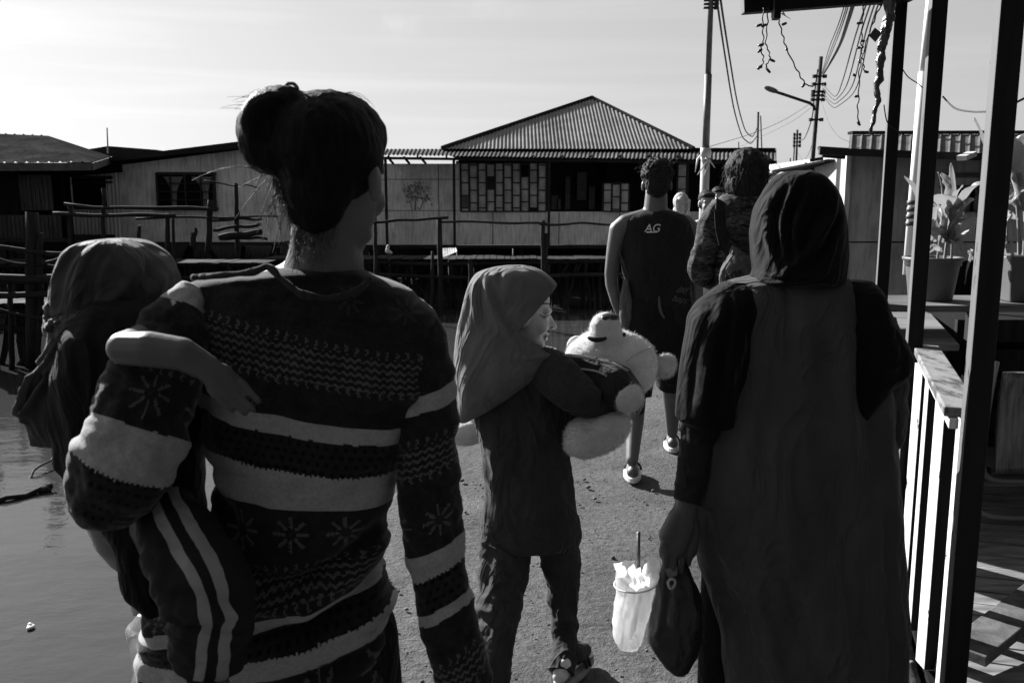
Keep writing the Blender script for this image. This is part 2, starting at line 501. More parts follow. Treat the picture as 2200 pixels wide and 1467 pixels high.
# dimming added to the sky away from the sun, shaping fill on shaded sides
vm = nt.nodes.new('ShaderNodeVectorMath'); vm.operation = 'DOT_PRODUCT'; nt.links.new(tc.outputs['Generated'], vm.inputs[0])
vm.inputs[1].default_value = (math.sin(SUN_AZ), math.cos(SUN_AZ), 0)
mr = nt.nodes.new('ShaderNodeMapRange'); mr.interpolation_type = 'SMOOTHSTEP'; nt.links.new(vm.outputs['Value'], mr.inputs[0])
mr.inputs[1].default_value = -1.0; mr.inputs[2].default_value = 0.4; mr.inputs[3].default_value = SKY_BACK; mr.inputs[4].default_value = 1.0
lum = wm('MULTIPLY', lum, mr.outputs[0])
cc = nt.nodes.new('ShaderNodeCombineColor')
for k in range(3): nt.links.new(lum, cc.inputs[k])
nt.links.new(cc.outputs[0], bg.inputs[0]); bg.inputs[1].default_value = SKY_STR
sd = bpy.data.lights.new("sun", 'SUN'); sd.energy = SUN_STR; sd.angle = R(0.5); sd.color = (1, 1, 1)
so = bpy.data.objects.new("sun", sd); C.objects.link(so)
sv = V((math.sin(SUN_AZ) * math.cos(SUN_EL), math.cos(SUN_AZ) * math.cos(SUN_EL), math.sin(SUN_EL)))
so.rotation_euler = sv.to_track_quat('Z', 'Y').to_euler(); so.location = sv * 30
S.view_settings.view_transform = 'Standard'; S.view_settings.look = 'None'; S.view_settings.gamma = 1.0
S.view_settings.exposure = EXPOSURE
S.cycles.use_denoising = True
S.cycles.max_bounces = 6; S.cycles.diffuse_bounces = 3; S.cycles.glossy_bounces = 3; S.cycles.transmission_bounces = 4
S.cycles.sample_clamp_indirect = 4.0

# ------------------------------------------------------------------ water, path
q = N('water_surface', 0.04, 0.5); q.color(0.036); q.b.inputs['IOR'].default_value = 1.33
q.bump(q.noise(0.9, 3, 0.5, (1.0, 1.6, 1)), 0.28, 0.06)
q.bump(q.noise(4.5, 4, 0.6, (1.0, 1.8, 1)), 0.20, 0.02)
ww = MB(); ww.quad((-900, -300, -1), (900, -300, -1), (900, 1400, -1), (-900, 1400, -1))
o = ww.build('water', q.m); o['kind'] = 'structure'

q = N('path_concrete', 0.85, 0.25)
f1 = q.noise(2.2, 6, 0.6); f2 = q.noise(38, 5, 0.65); f3 = q.noise(130, 3, 0.6)
v = q.ramp(f1, [(0.35, 0.055), (0.65, 0.102)])
v = q.mul(v, q.ramp(f2, [(0.25, 0.5), (0.5, 1.0), (0.8, 1.5)]))
v = q.mul(v, q.ramp(q.noise(5, 5, 0.7, dist=1.2), [(0.30, 0.5), (0.42, 1.0), (.62, 1.0), (.7, 1.25)]))
q.color(v); q.bump(f2, 0.9, 0.03); q.bump(f3, 0.8, 0.010)
LEFT = [(-1.95, -3), (-1.62, -0.7), (-0.97, 2.55), (-0.30, 5.9), (2.2, 12.5), (5.0, 21), (8.0, 31), (13.0, 45)]
RIGHT = [(0.2, -3), (0.62, 0.4), (1.16, 2.2), (2.05, 4.9), (3.8, 9.5), (7.4, 20), (10.6, 31), (15.8, 45)]
def polyx(pl, y):
    for (x0, y0), (x1, y1) in zip(pl, pl[1:]):
        if y0 <= y <= y1: return x0 + (x1 - x0) * (y - y0) / (y1 - y0)
    return pl[-1][0]
me_v = []; me_f = []
ys = [-3 + 0.05 * i for i in range(int(13 / 0.05))] + [10 + 0.5 * i for i in range(71)]
NX = 44
for y in ys:
    xl, xr = polyx(LEFT, y), polyx(RIGHT, y)
    for j in range(NX + 1):
        x = xl + (xr - xl) * j / NX
        z = 0.010 * noise.noise(V((x * 1.3, y * 1.3, 3))) + 0.004 * noise.fractal(V((x * 7, y * 7, 1)), 1, 2, 3)
        me_v.append((x + (0.02 * noise.noise(V((y * 3, 0, 9))) if j == 0 else 0), y, z - 0.012))
for i in range(len(ys) - 1):
    for j in range(NX):
        a = i * (NX + 1) + j; me_f.append((a, a + 1, a + NX + 2, a + NX + 1))
nv = len(me_v)
for i, y in enumerate(ys):
    a = me_v[i * (NX + 1)]; b = me_v[i * (NX + 1) + NX]
    me_v.append((a[0], y, -0.24)); me_v.append((b[0], y, -0.24))
for i in range(len(ys) - 1):
    k = nv + 2 * i
    me_f.append((i * (NX + 1), (i + 1) * (NX + 1), k + 2, k)); me_f.append((i * (NX + 1) + NX, k + 1, k + 3, (i + 1) * (NX + 1) + NX))
    me_f.append((k, k + 2, k + 3, k + 1))
me = bpy.data.meshes.new('path'); me.from_pydata(me_v, [], me_f); me.update()
o = link('path', me, q.m, None, True); o['kind'] = 'structure'

rg_ = random.Random(12); m = MB()
for k in range(420):
    y = rg_.uniform(1.9, 8.5) if k % 2 else rg_.uniform(2.4, 4.6); x = rg_.uniform(polyx(LEFT, y), polyx(RIGHT, y)); r_ = rg_.choice((.003, .004, .005, .007, .010)) * rg_.uniform(.7, 1.3)
    m.ell((x, y, -.006 + r_ * .4), (r_ * rg_.uniform(.8, 1.5), r_, r_ * .7), Matrix.Rotation(rg_.uniform(0, 3), 3, 'Z'), 7, 5)
o = m.build('gravel', plain('path_pebble', .12, .9, .1, .6, 20), None, True); o['kind'] = 'stuff'; o['label'] = 'loose pebbles scattered over the rough path'; o['category'] = 'pebbles'
# ------------------------------------------------------------------ setting materials
def wood(name, v, stretch=(1, 1, 12), scale=4, rough=0.8):
    if name in MATS: return MATS[name]
    q = N(name, rough, 0.04)
    f = q.noise(scale, 7, 0.65, stretch, 0.4)
    g = q.noise(scale * 0.5, 3, 0.6)
    q.color(q.mul(q.ramp(f, [(0.3, v * 0.45), (0.55, v), (0.75, v * 1.45)]), q.ramp(g, [(0.3, 0.75), (0.7, 1.15)])))
    q.bump(f, 0.5, 0.006)
    MATS[name] = q.m; return q.m
W_DARK = wood('weathered_dark_wood', 0.035, (6, 6, 0.6))
W_DARKH = wood('weathered_dark_wood_level', 0.035, (0.6, 6, 6))
W_MID = wood('weathered_grey_wood', 0.13, (0.6, 5, 6))
W_POST = wood('dark_painted_post', 0.035, (8, 8, 0.7), rough=0.55)
W_WHITE = wood('white_painted_wood', 0.62, (9, 9, 0.5), rough=0.6)
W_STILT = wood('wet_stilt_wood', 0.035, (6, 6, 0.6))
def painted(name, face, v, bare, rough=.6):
    # pale on the sunward left faces, dark elsewhere: sun and shade in the colour
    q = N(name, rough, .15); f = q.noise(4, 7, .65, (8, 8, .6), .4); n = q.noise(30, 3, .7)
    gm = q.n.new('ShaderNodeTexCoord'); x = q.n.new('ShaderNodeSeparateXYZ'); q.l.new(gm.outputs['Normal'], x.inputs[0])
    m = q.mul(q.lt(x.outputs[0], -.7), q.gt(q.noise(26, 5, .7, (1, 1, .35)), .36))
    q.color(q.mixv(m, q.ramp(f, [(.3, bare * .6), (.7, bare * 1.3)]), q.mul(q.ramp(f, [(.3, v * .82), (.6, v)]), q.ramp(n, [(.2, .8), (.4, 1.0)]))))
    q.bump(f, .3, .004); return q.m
PICK = painted('sunlit_side_white', 0, .62, .02); W_POST = painted('sunlit_side_worn', 0, .12, .010)
def stained(name, v, sc=1.2, streak=True):
    q = N(name, 0.85, 0.2)
    f = q.noise(sc, 6, 0.6); g = q.noise(5, 6, 0.65, (3, 3, 0.35)); h = q.noise(60, 3, 0.6)
    x = q.mul(q.ramp(f, [(0.3, v * 0.62), (0.6, v * 1.05)]), q.ramp(g, [(0.3, 0.6), (0.55, 1.05)]))
    z = q.xyz()[2]
    q.color(q.mul(x, q.ramp(h, [(0.2, 0.85), (0.8, 1.12)]))); q.bump(h, 0.25, 0.01)
    return q.m
WALL_PALE = stained('pale_painted_wall', 0.82)
WALL_C = stained('pale_panel_wall', 0.80)
WALL_R = stained('stained_plywood_wall', 0.44, 0.7)
IRON_P = plain('pale_corrugated_iron', 0.62, 0.55, 0.4, 0.3, 1.5, 0.1, 20, (1, 1, 0.3))
IRON_R = plain('roof_corrugated_iron', 0.10, 0.9, 0.0, 0.35, 1.2, 0.1, 20)
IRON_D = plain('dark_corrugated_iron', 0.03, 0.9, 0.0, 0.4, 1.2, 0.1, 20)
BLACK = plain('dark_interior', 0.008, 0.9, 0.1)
DARKW = plain('dark_wall_board', 0.05, 0.85, 0.15, 0.4, 3)
FRAME = plain('dark_window_frame', 0.02, 0.6, 0.3)
PANE = plain('frosted_pane', 0.50, 0.55, 0.25, 0.35, 2.5)
POLE_G = plain('grey_pole_concrete', 0.30, 0.75, 0.25, 0.25, 2)
POLE_D = plain('dark_pole', 0.04, 0.8, 0.2)
CABLE = plain('cable_rubber', 0.02, 0.6, 0.3)
CURT = cloth('pale_curtain', 0.2)

def rect(mb, x0, y0, x1, y1, d, t=0.05):
    """upright box whose front covers the given photograph rectangle at distance d"""
    a = P(x0, y1, d); b = P(x1, y0, d); c = P(x0, y0, d); e = P(x1, y1, d)
    mb.box((min((a.x + c.x) / 2, (b.x + e.x) / 2), d, min(a.z, b.z)), (max((a.x + c.x) / 2, (b.x + e.x) / 2), d + t, max(a.z, b.z)))
    return mb
def sheet(mb, A, B, Cc, D, pitch=0.12, amp=0.018, per=8, rows=10, rib=False):
    """corrugated sheet over the quad A-B (eave), D-C (top); the corrugations run from the eave to the top"""
    A, B, Cc, D = V(A), V(B), V(Cc), V(D)
    L = max((B - A).length, (Cc - D).length); nu = max(4, int(L / pitch * per))
    nrm = (B - A).cross(D - A); nrm = nrm.normalized() if nrm.length > 1e-6 else V((0, 0, 1))
    if nrm.z < 0: nrm = -nrm
    i0 = len(mb.v)
    for r in range(rows + 1):
        for k in range(nu + 1):
            u = k / nu; t = r / rows
            p = (A * (1 - u) + B * u) * (1 - t) + (D * (1 - u) + Cc * u) * t
            ph = u * L / pitch * 2 * math.pi
            mb.v.append(p + nrm * amp * (max(0.0, math.sin(ph)) ** 6 * 1.5 if rib else math.sin(ph)))
    for r in range(rows):
        for k in range(nu):
            a = i0 + r * (nu + 1) + k
            mb.f.append((a, a + 1, a + nu + 2, a + nu + 1))
    return mb
def stick(mb, a, b, r=0.03, wob=0.02, n=8, seg=7, seed=0):
    a, b = V(a), V(b); pts = []; rad = []
    for k in range(seg + 1):
        t = k / seg
        pts.append(a.lerp(b, t) + V((noise.noise(V((t * 3, seed, 0))), noise.noise(V((t * 3, seed, 5))), noise.noise(V((t * 3, seed, 9))))) * wob)
        rad.append(r * (1 + 0.2 * noise.noise(V((t * 4, seed, 20)))))
    return mb.tube(pts, rad, n)

# ---------------- central house with the hip roof
DH = 26.0
hc = thing('stilt_house', 'pale panelled stilt house with a pointed corrugated hip roof and latticed window', 'house', P(1230, 525, DH))
m = MB(); rect(m, 772, 352, 988, 526, DH); rect(m, 988, 455, 1520, 526, DH); m.build('wall', WALL_C, hc)
m = MB()
for x in (1058, 1200, 1330, 1450): rect(m, x, 456, x + 1.5, 526, DH - 0.012, 0.01)
for y in (385, 452): rect(m, 772, y, 987, y + 1.2, DH - 0.012, 0.01)
rect(m, 942, 352, 943.2, 526, DH - 0.014, 0.01)
m.build('panel_seam', DARKW, hc)
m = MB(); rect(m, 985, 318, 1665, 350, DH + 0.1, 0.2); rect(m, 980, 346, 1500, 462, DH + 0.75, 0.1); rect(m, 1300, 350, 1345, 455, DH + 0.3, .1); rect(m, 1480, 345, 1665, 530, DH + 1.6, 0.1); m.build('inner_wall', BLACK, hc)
m = MB(); rect(m, 980, 528, 1540, 534, DH - .3, 6); m.build('floor_beam', W_DARKH, hc)
m = MB(); rect(m, 772, 527, 980, 534, DH - .3, 6); m.build('floor_beam', W_DARKH, hc)
def lattice(x0, x1, y0, y1, parent, cols, d=DH, ph=0, skip=()):
    f = MB(); g = MB(); w_ = (x1 - x0) / cols
    for k in range(cols + 1): rect(f, x0 + k * w_ - 1.9, y0, x0 + k * w_ + 1.9, y1, d - 0.05, 0.08)
    rect(f, x0, y0 - 3, x1, y0, d - 0.052, 0.085); rect(f, x0, y1, x1, y1 + 3, d - 0.052, 0.085)
    for k in range(cols):
        off = (0, 16, 0, 14)[(k + ph) % 4]
        for y in range(int(y0) - 40 + off, int(y1), 27):
            if y > y0: rect(f, x0 + k * w_ + 2.2, y - 1.3, x0 + (k + 1) * w_ - 2.2, y + 1.3, d - 0.045, 0.07)
            if y + 27 > y0 and (k, (y - int(y0)) // 27) not in skip:
                rect(g, x0 + k * w_ + .5, max(y + .4, y0 + .2), x0 + (k + 1) * w_ - .5, min(y + 26.6, y1 - .2), d - 0.005 - .0004 * (k % 3), 0.02)
    wn = f.build('window', FRAME, parent); g.build('pane', PANE, wn)
lattice(990, 1174, 352, 453, hc, 10, skip=((3, 1), (7, 0), (8, 3), (0, 2)))
lattice(1296, 1352, 395, 453, hc, 3, ph=2)
lattice(1455, 1476, 350, 453, hc, 1, ph=1)
m = MB()
for k, (x, y, ww_, hh) in enumerate(((1185, 420, 14, 30), (1196, 428, 9, 22), (1240, 370, 20, 60), (1266, 400, 12, 50), (1215, 380, 10, 70))): rect(m, x, y, x + ww_, y + hh, DH + 0.5, 0.04)
m.build('curtain', plain('dim_curtain', 0.05, 0.9), hc)
ap = P(1272, 212, 30); el = P(950, 320, 25.9); er = P(1490, 321, 25.9)
zt = ap.z
m = MB()
pit = 0.11; xs = []; x = el.x
while x < er.x: xs.append(x); x += pit / 8
i0 = len(m.v); RW = 14
for x in xs:
    t = (x - el.x) / (ap.x - el.x) if x < ap.x else (er.x - x) / (er.x - ap.x)
    top = V((x, el.y + (ap.y - el.y) * t, el.z + (zt - el.z) * t)); bot = V((x, el.y, el.z))
    for r in range(RW + 1):
        p = bot.lerp(top, r / RW); p.z += 0.014 * math.sin(2 * math.pi * (x - el.x) / pit) + (0.012 if r > 9 and x > el.x + 2 else 0)
        m.v.append(p)
for k in range(len(xs) - 1):
    for r in range(RW):
        a = i0 + k * (RW + 1) + r; m.f.append((a, a + RW + 1, a + RW + 2, a + 1))
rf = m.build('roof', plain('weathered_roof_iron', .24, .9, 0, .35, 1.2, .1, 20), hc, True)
bl = V((el.x, 34.1, el.z)); br = V((er.x, 34.1, er.z))
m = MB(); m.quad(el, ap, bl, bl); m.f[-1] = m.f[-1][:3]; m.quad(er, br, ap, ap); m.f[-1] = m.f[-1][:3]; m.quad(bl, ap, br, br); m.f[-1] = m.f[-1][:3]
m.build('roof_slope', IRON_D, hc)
m = MB(); m.tube([el + V((0, 0, .02)), ap + V((0, 0, .03)), er + V((0, 0, .02))], 0.07, 8); m.build('ridge_cap', IRON_D, hc)
aw = MB(); A = P(822, 333, 24.4); B = P(1668, 345, 24.4); Cc = V((P(1668, 320, 26.8).x, 26.8, 2.98)); D = V((P(830, 320, 26.8).x, 26.8, 2.98))
sheet(aw, A, B, Cc, D, 0.12, 0.016); aw.build('awning', IRON_R, hc, True)
m = MB()
for x in range(835, 1670, 62): 
    m.bar(P(x, 338, 24.5), V((P(x, 320, 26.9).x, 26.9, 2.88)), 0.05, 0.09)
m.bar(P(822, 340, 24.5), P(1660, 351, 24.5), 0.05, 0.07); m.build('rafter', W_DARKH, hc)
for x in (828, 975, 1180, 1478, 1655):
    m = MB(); m.bar(P(x, 342, 24.55), V((P(x, 345, 24.55).x, 24.55, 0.2)), 0.07, 0.07); m.build('verandah_post', W_DARK, hc)
for x in (845, 880, 915):
    m = MB(); m.bar(P(x, 352, 25.95), P(x - 12, 338, 25.2), .05, .05); m.build('awning_brace', W_DARK, hc)
for k in range(16):
    x = P(770 + k * 50, 525, DH).x; st = MB()
    stick(st, (x, DH + random.uniform(0, 4), 0.12), (x + random.uniform(-.1, .1), DH + random.uniform(0, 4), -1.3), 0.07, 0.05, seed=k); st.build('stilt', W_STILT, hc, True)
# tree painting on the wall: crown dabs and stems, thin paint
m = MB(); random.seed(4)
for k in range(170):
    cx, cy = random.choice(((878, 412), (908, 408), (893, 402), (885, 425), (912, 425)))
    x = random.gauss(cx, 8); y = random.gauss(cy, 8); r_ = random.uniform(1.0, 3.0)
    if not (858 < x < 932 and 388 < y < 450): continue
    pts = [P(x + r_ * math.cos(a_) * random.uniform(.6, 1.2), y + r_ * math.sin(a_) * random.uniform(.6, 1.2), DH - 0.008 - k * 0.00002) for a_ in [j * math.pi / 3 for j in range(6)]]
    m.prism(pts, (0, 0.002, 0))
m.bar(P(893, 420, DH - .012), P(892, 452, DH - .012), 0.05, 0.004, (0, 1, 0)); m.bar(P(880, 430, DH - .012), P(886, 452, DH - .012), 0.03, 0.004, (0, 1, 0)); m.bar(P(910, 430, DH - .012), P(902, 452, DH - .012), 0.03, 0.004, (0, 1, 0))
m.build('tree_painting', plain('grey_wall_paint', 0.22, 0.85), hc)

# ---------------- pale house, middle left
D2 = 24.0
hb = thing('stilt_house', 'low pale stilt house with a curtained window and a corrugated iron corner', 'house', P(380, 520, D2))
m = MB()
pts = [P(250, 356, D2), P(600, 312, D2), P(604, 520, D2), P(250, 520, D2)]; m.prism(pts, (0, 4, 0)); m.build('wall', WALL_PALE, hb)
m = MB(); lo = P(140, 520, D2 - .05); hi = P(262, 385, D2 - .05)
def fluted(mb, x0, y0, x1, y1, d):
    a = P(x0, y1, d); b = P(x1, y1, d); c = P(x1, y0, d); e = P(x0, y0, d); n = max(6, int((b.x - a.x) / 0.1 * 8)); i = len(mb.v)
    for k in range(n + 1):
        t = k / n; yy = 0.02 * math.sin(t * (b.x - a.x) / 0.1 * 2 * math.pi)
        mb.v.append(V((a.x + (b.x - a.x) * t, d + yy, a.z))); mb.v.append(V((a.x + (b.x - a.x) * t, d + yy, c.z)))
    for k in range(n): mb.f.append((i + 2 * k, i + 2 * k + 2, i + 2 * k + 3, i + 2 * k + 1))
fluted(m, 140, 366, 164, 520, D2 - .05); fluted(m, 164, 447, 236, 520, D2 - .05); fluted(m, 236, 366, 264, 520, D2 - .05); fluted(m, 164, 366, 236, 382, D2 - .05)
m.build('corrugated_panel', IRON_P, hb, True)
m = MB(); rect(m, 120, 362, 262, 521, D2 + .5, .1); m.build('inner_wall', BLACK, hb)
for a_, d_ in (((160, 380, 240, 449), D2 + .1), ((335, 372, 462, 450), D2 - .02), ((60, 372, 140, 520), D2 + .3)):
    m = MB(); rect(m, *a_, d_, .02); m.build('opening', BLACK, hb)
f = MB()
for a_ in ((335, 372, 340, 450), (457, 372, 463, 450), (335, 370, 463, 376), (330, 446, 468, 452), (396, 376, 400, 446), (365, 376, 367, 446), (430, 376, 432, 446), (340, 393, 457, 395), (340, 411, 457, 413), (340, 429, 457, 431)): rect(f, *a_, D2 - .10 + random.uniform(0, .012), .06)
wn = f.build('window', FRAME, hb)
g = MB()
for (xa, xb, xc) in ((350, 394, 372), (410, 456, 440)):
    i = len(g.v)
    for k in range(13):
        t = k / 12; y = 380 + 66 * t
        wl = xa + (xc - 4 - xa) * min(1, t * 2.2) ** .7; wr_ = xb + (xc + 8 - xb) * min(1, t * 2.2) ** .8
        for j in range(9): 
            p = P(wl + (wr_ - wl) * j / 8, y, D2 - .035); p.y += 0.006 * math.sin(j * 2.2); g.v.append(p)
    for k in range(12):
        for j in range(8):
            a = i + k * 9 + j; g.f.append((a, a + 1, a + 10, a + 9))
g.build('curtain', CURT, wn, True)
for a_ in ((160, 378, 240, 385), (160, 390, 240, 394), (158, 445, 242, 450)):
    m = MB(); rect(m, *a_, D2 - .14, .07); m.build('window_rail', FRAME, hb)
m = MB()
a0, a1 = P(60, 360, D2 - .5), P(620, 291, D2 - .5)
m.prism([a0, a1, a1 - V((0, 0, .20)), a0 - V((0, 0, .06))], (0, 6, 0.0)); m.build('roof', IRON_D, hb)
m = MB(); m.bar(P(215, 362, D2 - .15), P(250, 356, D2 - .15), .1, .25); m.bar(P(150, 372, D2 - .2), P(262, 362, D2 - .2), .05, .2); m.build('eave_board', BLACK, hb)
m = MB(); rect(m, 60, 521, 615, 528, D2 - .3, 5); m.build('floor_beam', W_DARKH, hb)
for k in range(11):
    x = P(90 + k * 50, 525, D2).x; st = MB()
    stick(st, (x, D2 + random.uniform(0, 3), 0.15), (x + random.uniform(-.1, .1), D2 + random.uniform(0, 3), -1.3), 0.07, 0.05, seed=k + 40); st.build('stilt', W_STILT, hb, True)

# ---------------- dark house, far left
D1 = 21.0
ha = thing('stilt_house', 'dark timber stilt house with a ribbed metal roof at the left edge', 'house', P(40, 510, D1))
m = MB()
A = P(-260, 352, D1); B = P(196, 349, D1); Cr = P(104, 292, D1 + 4.5); Dl = P(-260, 277, D1 + 4.5)
sheet(m, A, B, Cr, Dl, 0.26, 0.022, 14, 8, True)
m.build('roof', plain('old_dark_roof', .035, .9, 0, .5, 1.5), ha, True)
m = MB(); e2 = P(238, 336, D1 + 3.0)
m.quad(B, e2, Cr, Cr); m.f[-1] = m.f[-1][:3]; m.build('roof_slope', IRON_D, ha)
m = MB()
m.bar(A - V((0, 0, .10)), B - V((0, 0, .10)), 0.06, .17); m.bar(B - V((0, 0, .10)), e2 - V((0, 0, .10)), 0.06, .17); m.build('fascia', plain('grey_fascia', 0.1), ha)
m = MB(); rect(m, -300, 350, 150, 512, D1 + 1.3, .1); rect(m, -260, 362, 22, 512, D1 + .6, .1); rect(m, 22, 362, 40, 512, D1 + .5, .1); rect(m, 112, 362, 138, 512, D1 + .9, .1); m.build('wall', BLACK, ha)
m = MB()
for k, x in enumerate(range(40, 112, 9)): rect(m, x + .4, 376, x + 8.4, 452, D1 + .55 + .015 * (k % 2), .04)
for k, x in enumerate(range(-120, 130, 9)): rect(m, x + .4, 462, x + 8.4, 512, D1 + .45 + .015 * (k % 2), .04)
m.build('wall_board', wood('house_board', 0.07, (8, 8, .6)), ha)
m = MB(); rect(m, -260, 513, 140, 520, D1 + .3, 5); m.build('floor_beam', W_DARKH, ha)
for k in range(6):
    x = P(-120 + k * 48, 525, D1).x; st = MB()
    stick(st, (x, D1 + 1, 0.3), (x, D1 + 1, -1.3), 0.07, 0.05, seed=k + 70); st.build('stilt', W_STILT, ha, True)
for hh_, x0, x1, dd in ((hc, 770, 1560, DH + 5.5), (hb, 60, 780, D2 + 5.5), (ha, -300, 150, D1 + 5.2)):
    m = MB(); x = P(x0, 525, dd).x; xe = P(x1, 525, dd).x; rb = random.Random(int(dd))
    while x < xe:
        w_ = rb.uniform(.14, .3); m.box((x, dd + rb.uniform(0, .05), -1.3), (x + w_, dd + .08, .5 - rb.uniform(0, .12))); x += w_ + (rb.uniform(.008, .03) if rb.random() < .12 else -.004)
    m.build('dark_backing', W_STILT, hh_)  # dark boards added behind the stilts to stand in for the under-house darkness
hf = thing('distant_house', 'distant house showing only its low dark roof between two nearer houses', 'house', P(265, 335, 38))
m = MB(); m.prism([P(188, 321, 38), P(232, 314, 38), P(335, 322, 38), P(350, 345, 38), P(180, 345, 38)], (0, 6, 0)); m.build('roof', IRON_D, hf)
m = MB(); rect(m, 190, 345, 345, 470, 38.4, 5); m.build('wall', WALL_PALE, hf)
for lab, x0, x1, yt, dd in (('distant low dark house seen under the awning gap beside the hip roof house', 640, 990, 352, 44), ('distant dark house far along the path behind the tall grey pole', 1500, 1830, 372, 52), ('distant dark house far off past the left end of the jetties', -500, 60, 372, 48)):
    q_ = thing('distant_house', lab, 'house', P((x0 + x1) / 2, 470, dd))
    m = MB(); rect(m, x0, yt + 14, x1, 470, dd, 5); m.build('wall', DARKW, q_)
    m = MB(); m.prism([P(x0 - 15, yt + 14, dd - .3), P(x0 + 30, yt, dd + 2), P(x1 - 30, yt, dd + 2), P(x1 + 15, yt + 14, dd - .3)], (0, 5, 0)); m.build('roof', IRON_D, q_)
m = MB(); m.tube([P(232, 330, 37), P(230, 275, 37)], [.035, .025], 6); tag(m.build('antenna', POLE_G), 'thin upright antenna rod rising above the distant low roof', 'antenna')
# ------------------------------------------------------------------ jetties and rail fences over the water
random.seed(21)
def jetty(label, d, x0, x1, z, depth, posts, seed, stilts=40, cat_='jetty'):
    j = thing('jetty', label, cat_, P((x0 + x1) / 2, 560, d))
    a = P(x0, 560, d).x; b = P(x1, 560, d).x
    m = MB(); x = a; k = 0
    while x < b:
        w_ = random.uniform(.12, .2); m.box((x, d + random.uniform(-.08, .05), z - .03 + random.uniform(-.008, .008)), (x + w_ - .015, d + depth + random.uniform(-.06, .06), z + random.uniform(-.008, .008))); x += w_
    m.build('deck', W_DARK, j)
    for zz in (-.10, -.38):
        m = MB(); stick(m, (a, d + .06, z + zz), (b, d + .1, z + zz + random.uniform(-.06, .06)), .05, .08, seg=16, seed=seed + zz); m.build('beam', W_STILT, j, True)
    n = min(stilts, 90)
    for k in range(n):
        x = a + (b - a) * (k + random.uniform(0, .8)) / n
        m = MB(); stick(m, (x, d + random.uniform(0, depth), z - .04), (x + random.gauss(0, .12), d + random.uniform(0, depth), -1.4), random.uniform(.022, .05), .05, seed=k + seed); m.build('stilt', W_STILT, j, True)
    for k in range(n // 4):
        x = a + (b - a) * random.random(); m = MB(); stick(m, (x, d + .2, z - .1), (x + random.uniform(-1, 1), d + .3, -1.2), .022, .05, seed=k + seed + 5); m.build('brace', W_STILT, j, True)
    return j
jetty('plank jetty on many thin stilts running in front of the latticed hip roof house', 20.0, 560, 1345, 0.18, 1.3, None, 3, 66)
jetty('dark plank jetty on thin stilts in front of the low pale house at left', 19.0, -160, 560, 0.16, 1.2, None, 9, 56)
jetty('lower nearer plank jetty on stilts crossing the water at the left edge', 13.0, -320, 150, -0.02, 0.8, None, 15, 26)
def fence(label, d, posts, rails):
    f = thing('rail_fence', label, 'fence', P(posts[0][0], posts[0][2], d))
    for k, (x, y0, y1, w_) in enumerate(posts):
        m = MB(); stick(m, P(x, y0, d), P(x + (y1 - y0) * .0 - (3 if k % 2 else -2), y1, d), w_ / 2 * mpp(d), .03, seed=k + d); m.build('post', W_DARK, f, True)
    for k, (x0, y0, x1, y1, w_) in enumerate(rails):
        m = MB(); stick(m, P(x0, y0, d - .07), P(x1, y1, d - .07), w_ / 2 * mpp(d), .05, seg=12, seed=k * 3 + d); m.build('rail', W_DARKH, f, True)
    return f
fence('round pole rail fence with tall posts before the latticed hip roof house', 19.2, [(944, 468, 690, 11), (930, 540, 680, 7), (1166, 473, 600, 9), (1174, 500, 600, 7), (806, 470, 600, 8), (1330, 470, 600, 8), (1010, 555, 690, 9)],
      [(800, 477, 962, 469, 6), (950, 476, 1172, 480, 5), (1160, 480, 1340, 482, 5)])
fence('crooked round pole rail fence before the low pale house at left', 18.4, [(222, 405, 540, 9), (360, 458, 640, 10), (372, 470, 640, 7), (452, 430, 540, 13), (507, 392, 540, 9), (300, 486, 530, 8), (412, 500, 530, 9), (420, 488, 535, 7), (150, 440, 540, 10), (512, 450, 530, 8)],
      [(138, 440, 470, 449, 7), (112, 458, 380, 464, 8), (290, 470, 600, 465, 5), (455, 473, 560, 470, 6), (458, 493, 562, 484, 7), (470, 512, 562, 500, 13), (470, 515, 575, 512, 6), (440, 392, 560, 402, 3)])
fence('thick posts and sagging rails of the nearest jetty at the left edge', 12.9, [(68, 455, 790, 26), (86, 500, 790, 14), (22, 600, 800, 12), (-60, 520, 800, 24), (128, 640, 800, 10)],
      [(-80, 528, 300, 556, 9), (-80, 545, 160, 580, 6), (70, 570, 155, 550, 7), (-80, 600, 310, 596, 20), (-80, 632, 300, 640, 14), (-40, 660, 180, 700, 6)])
m = MB(); m.box((-0.2, 0, -.2), (.2, .05, .2))
# things on the jetty
t = MB(); c = P(832, 540, 19.8); t.cap2(c, .05, c + V((.02, 0, .12)), .03); t.cap2(c + V((.05, 0, -.02)), .04, c + V((.09, 0, -.03)), .03)
tag(t.blob('rag', plain('white_rag', .5), None, .010, 1, lambda p: .012 * noise.noise(p * 20)), 'small white rag lying on the jetty below the painted tree', 'rag')
m = MB(); 
for k in range(6): m.bar(P(952 + k * 5, 534, 19.6), P(955 + k * 5, 552 - k * 2, 19.2), .06, .012, (0, 1, 0))
tag(m.build('board_scrap', plain('pale_board', .3)), 'pale scrap board leaning on the jetty edge beside a fence post', 'board')
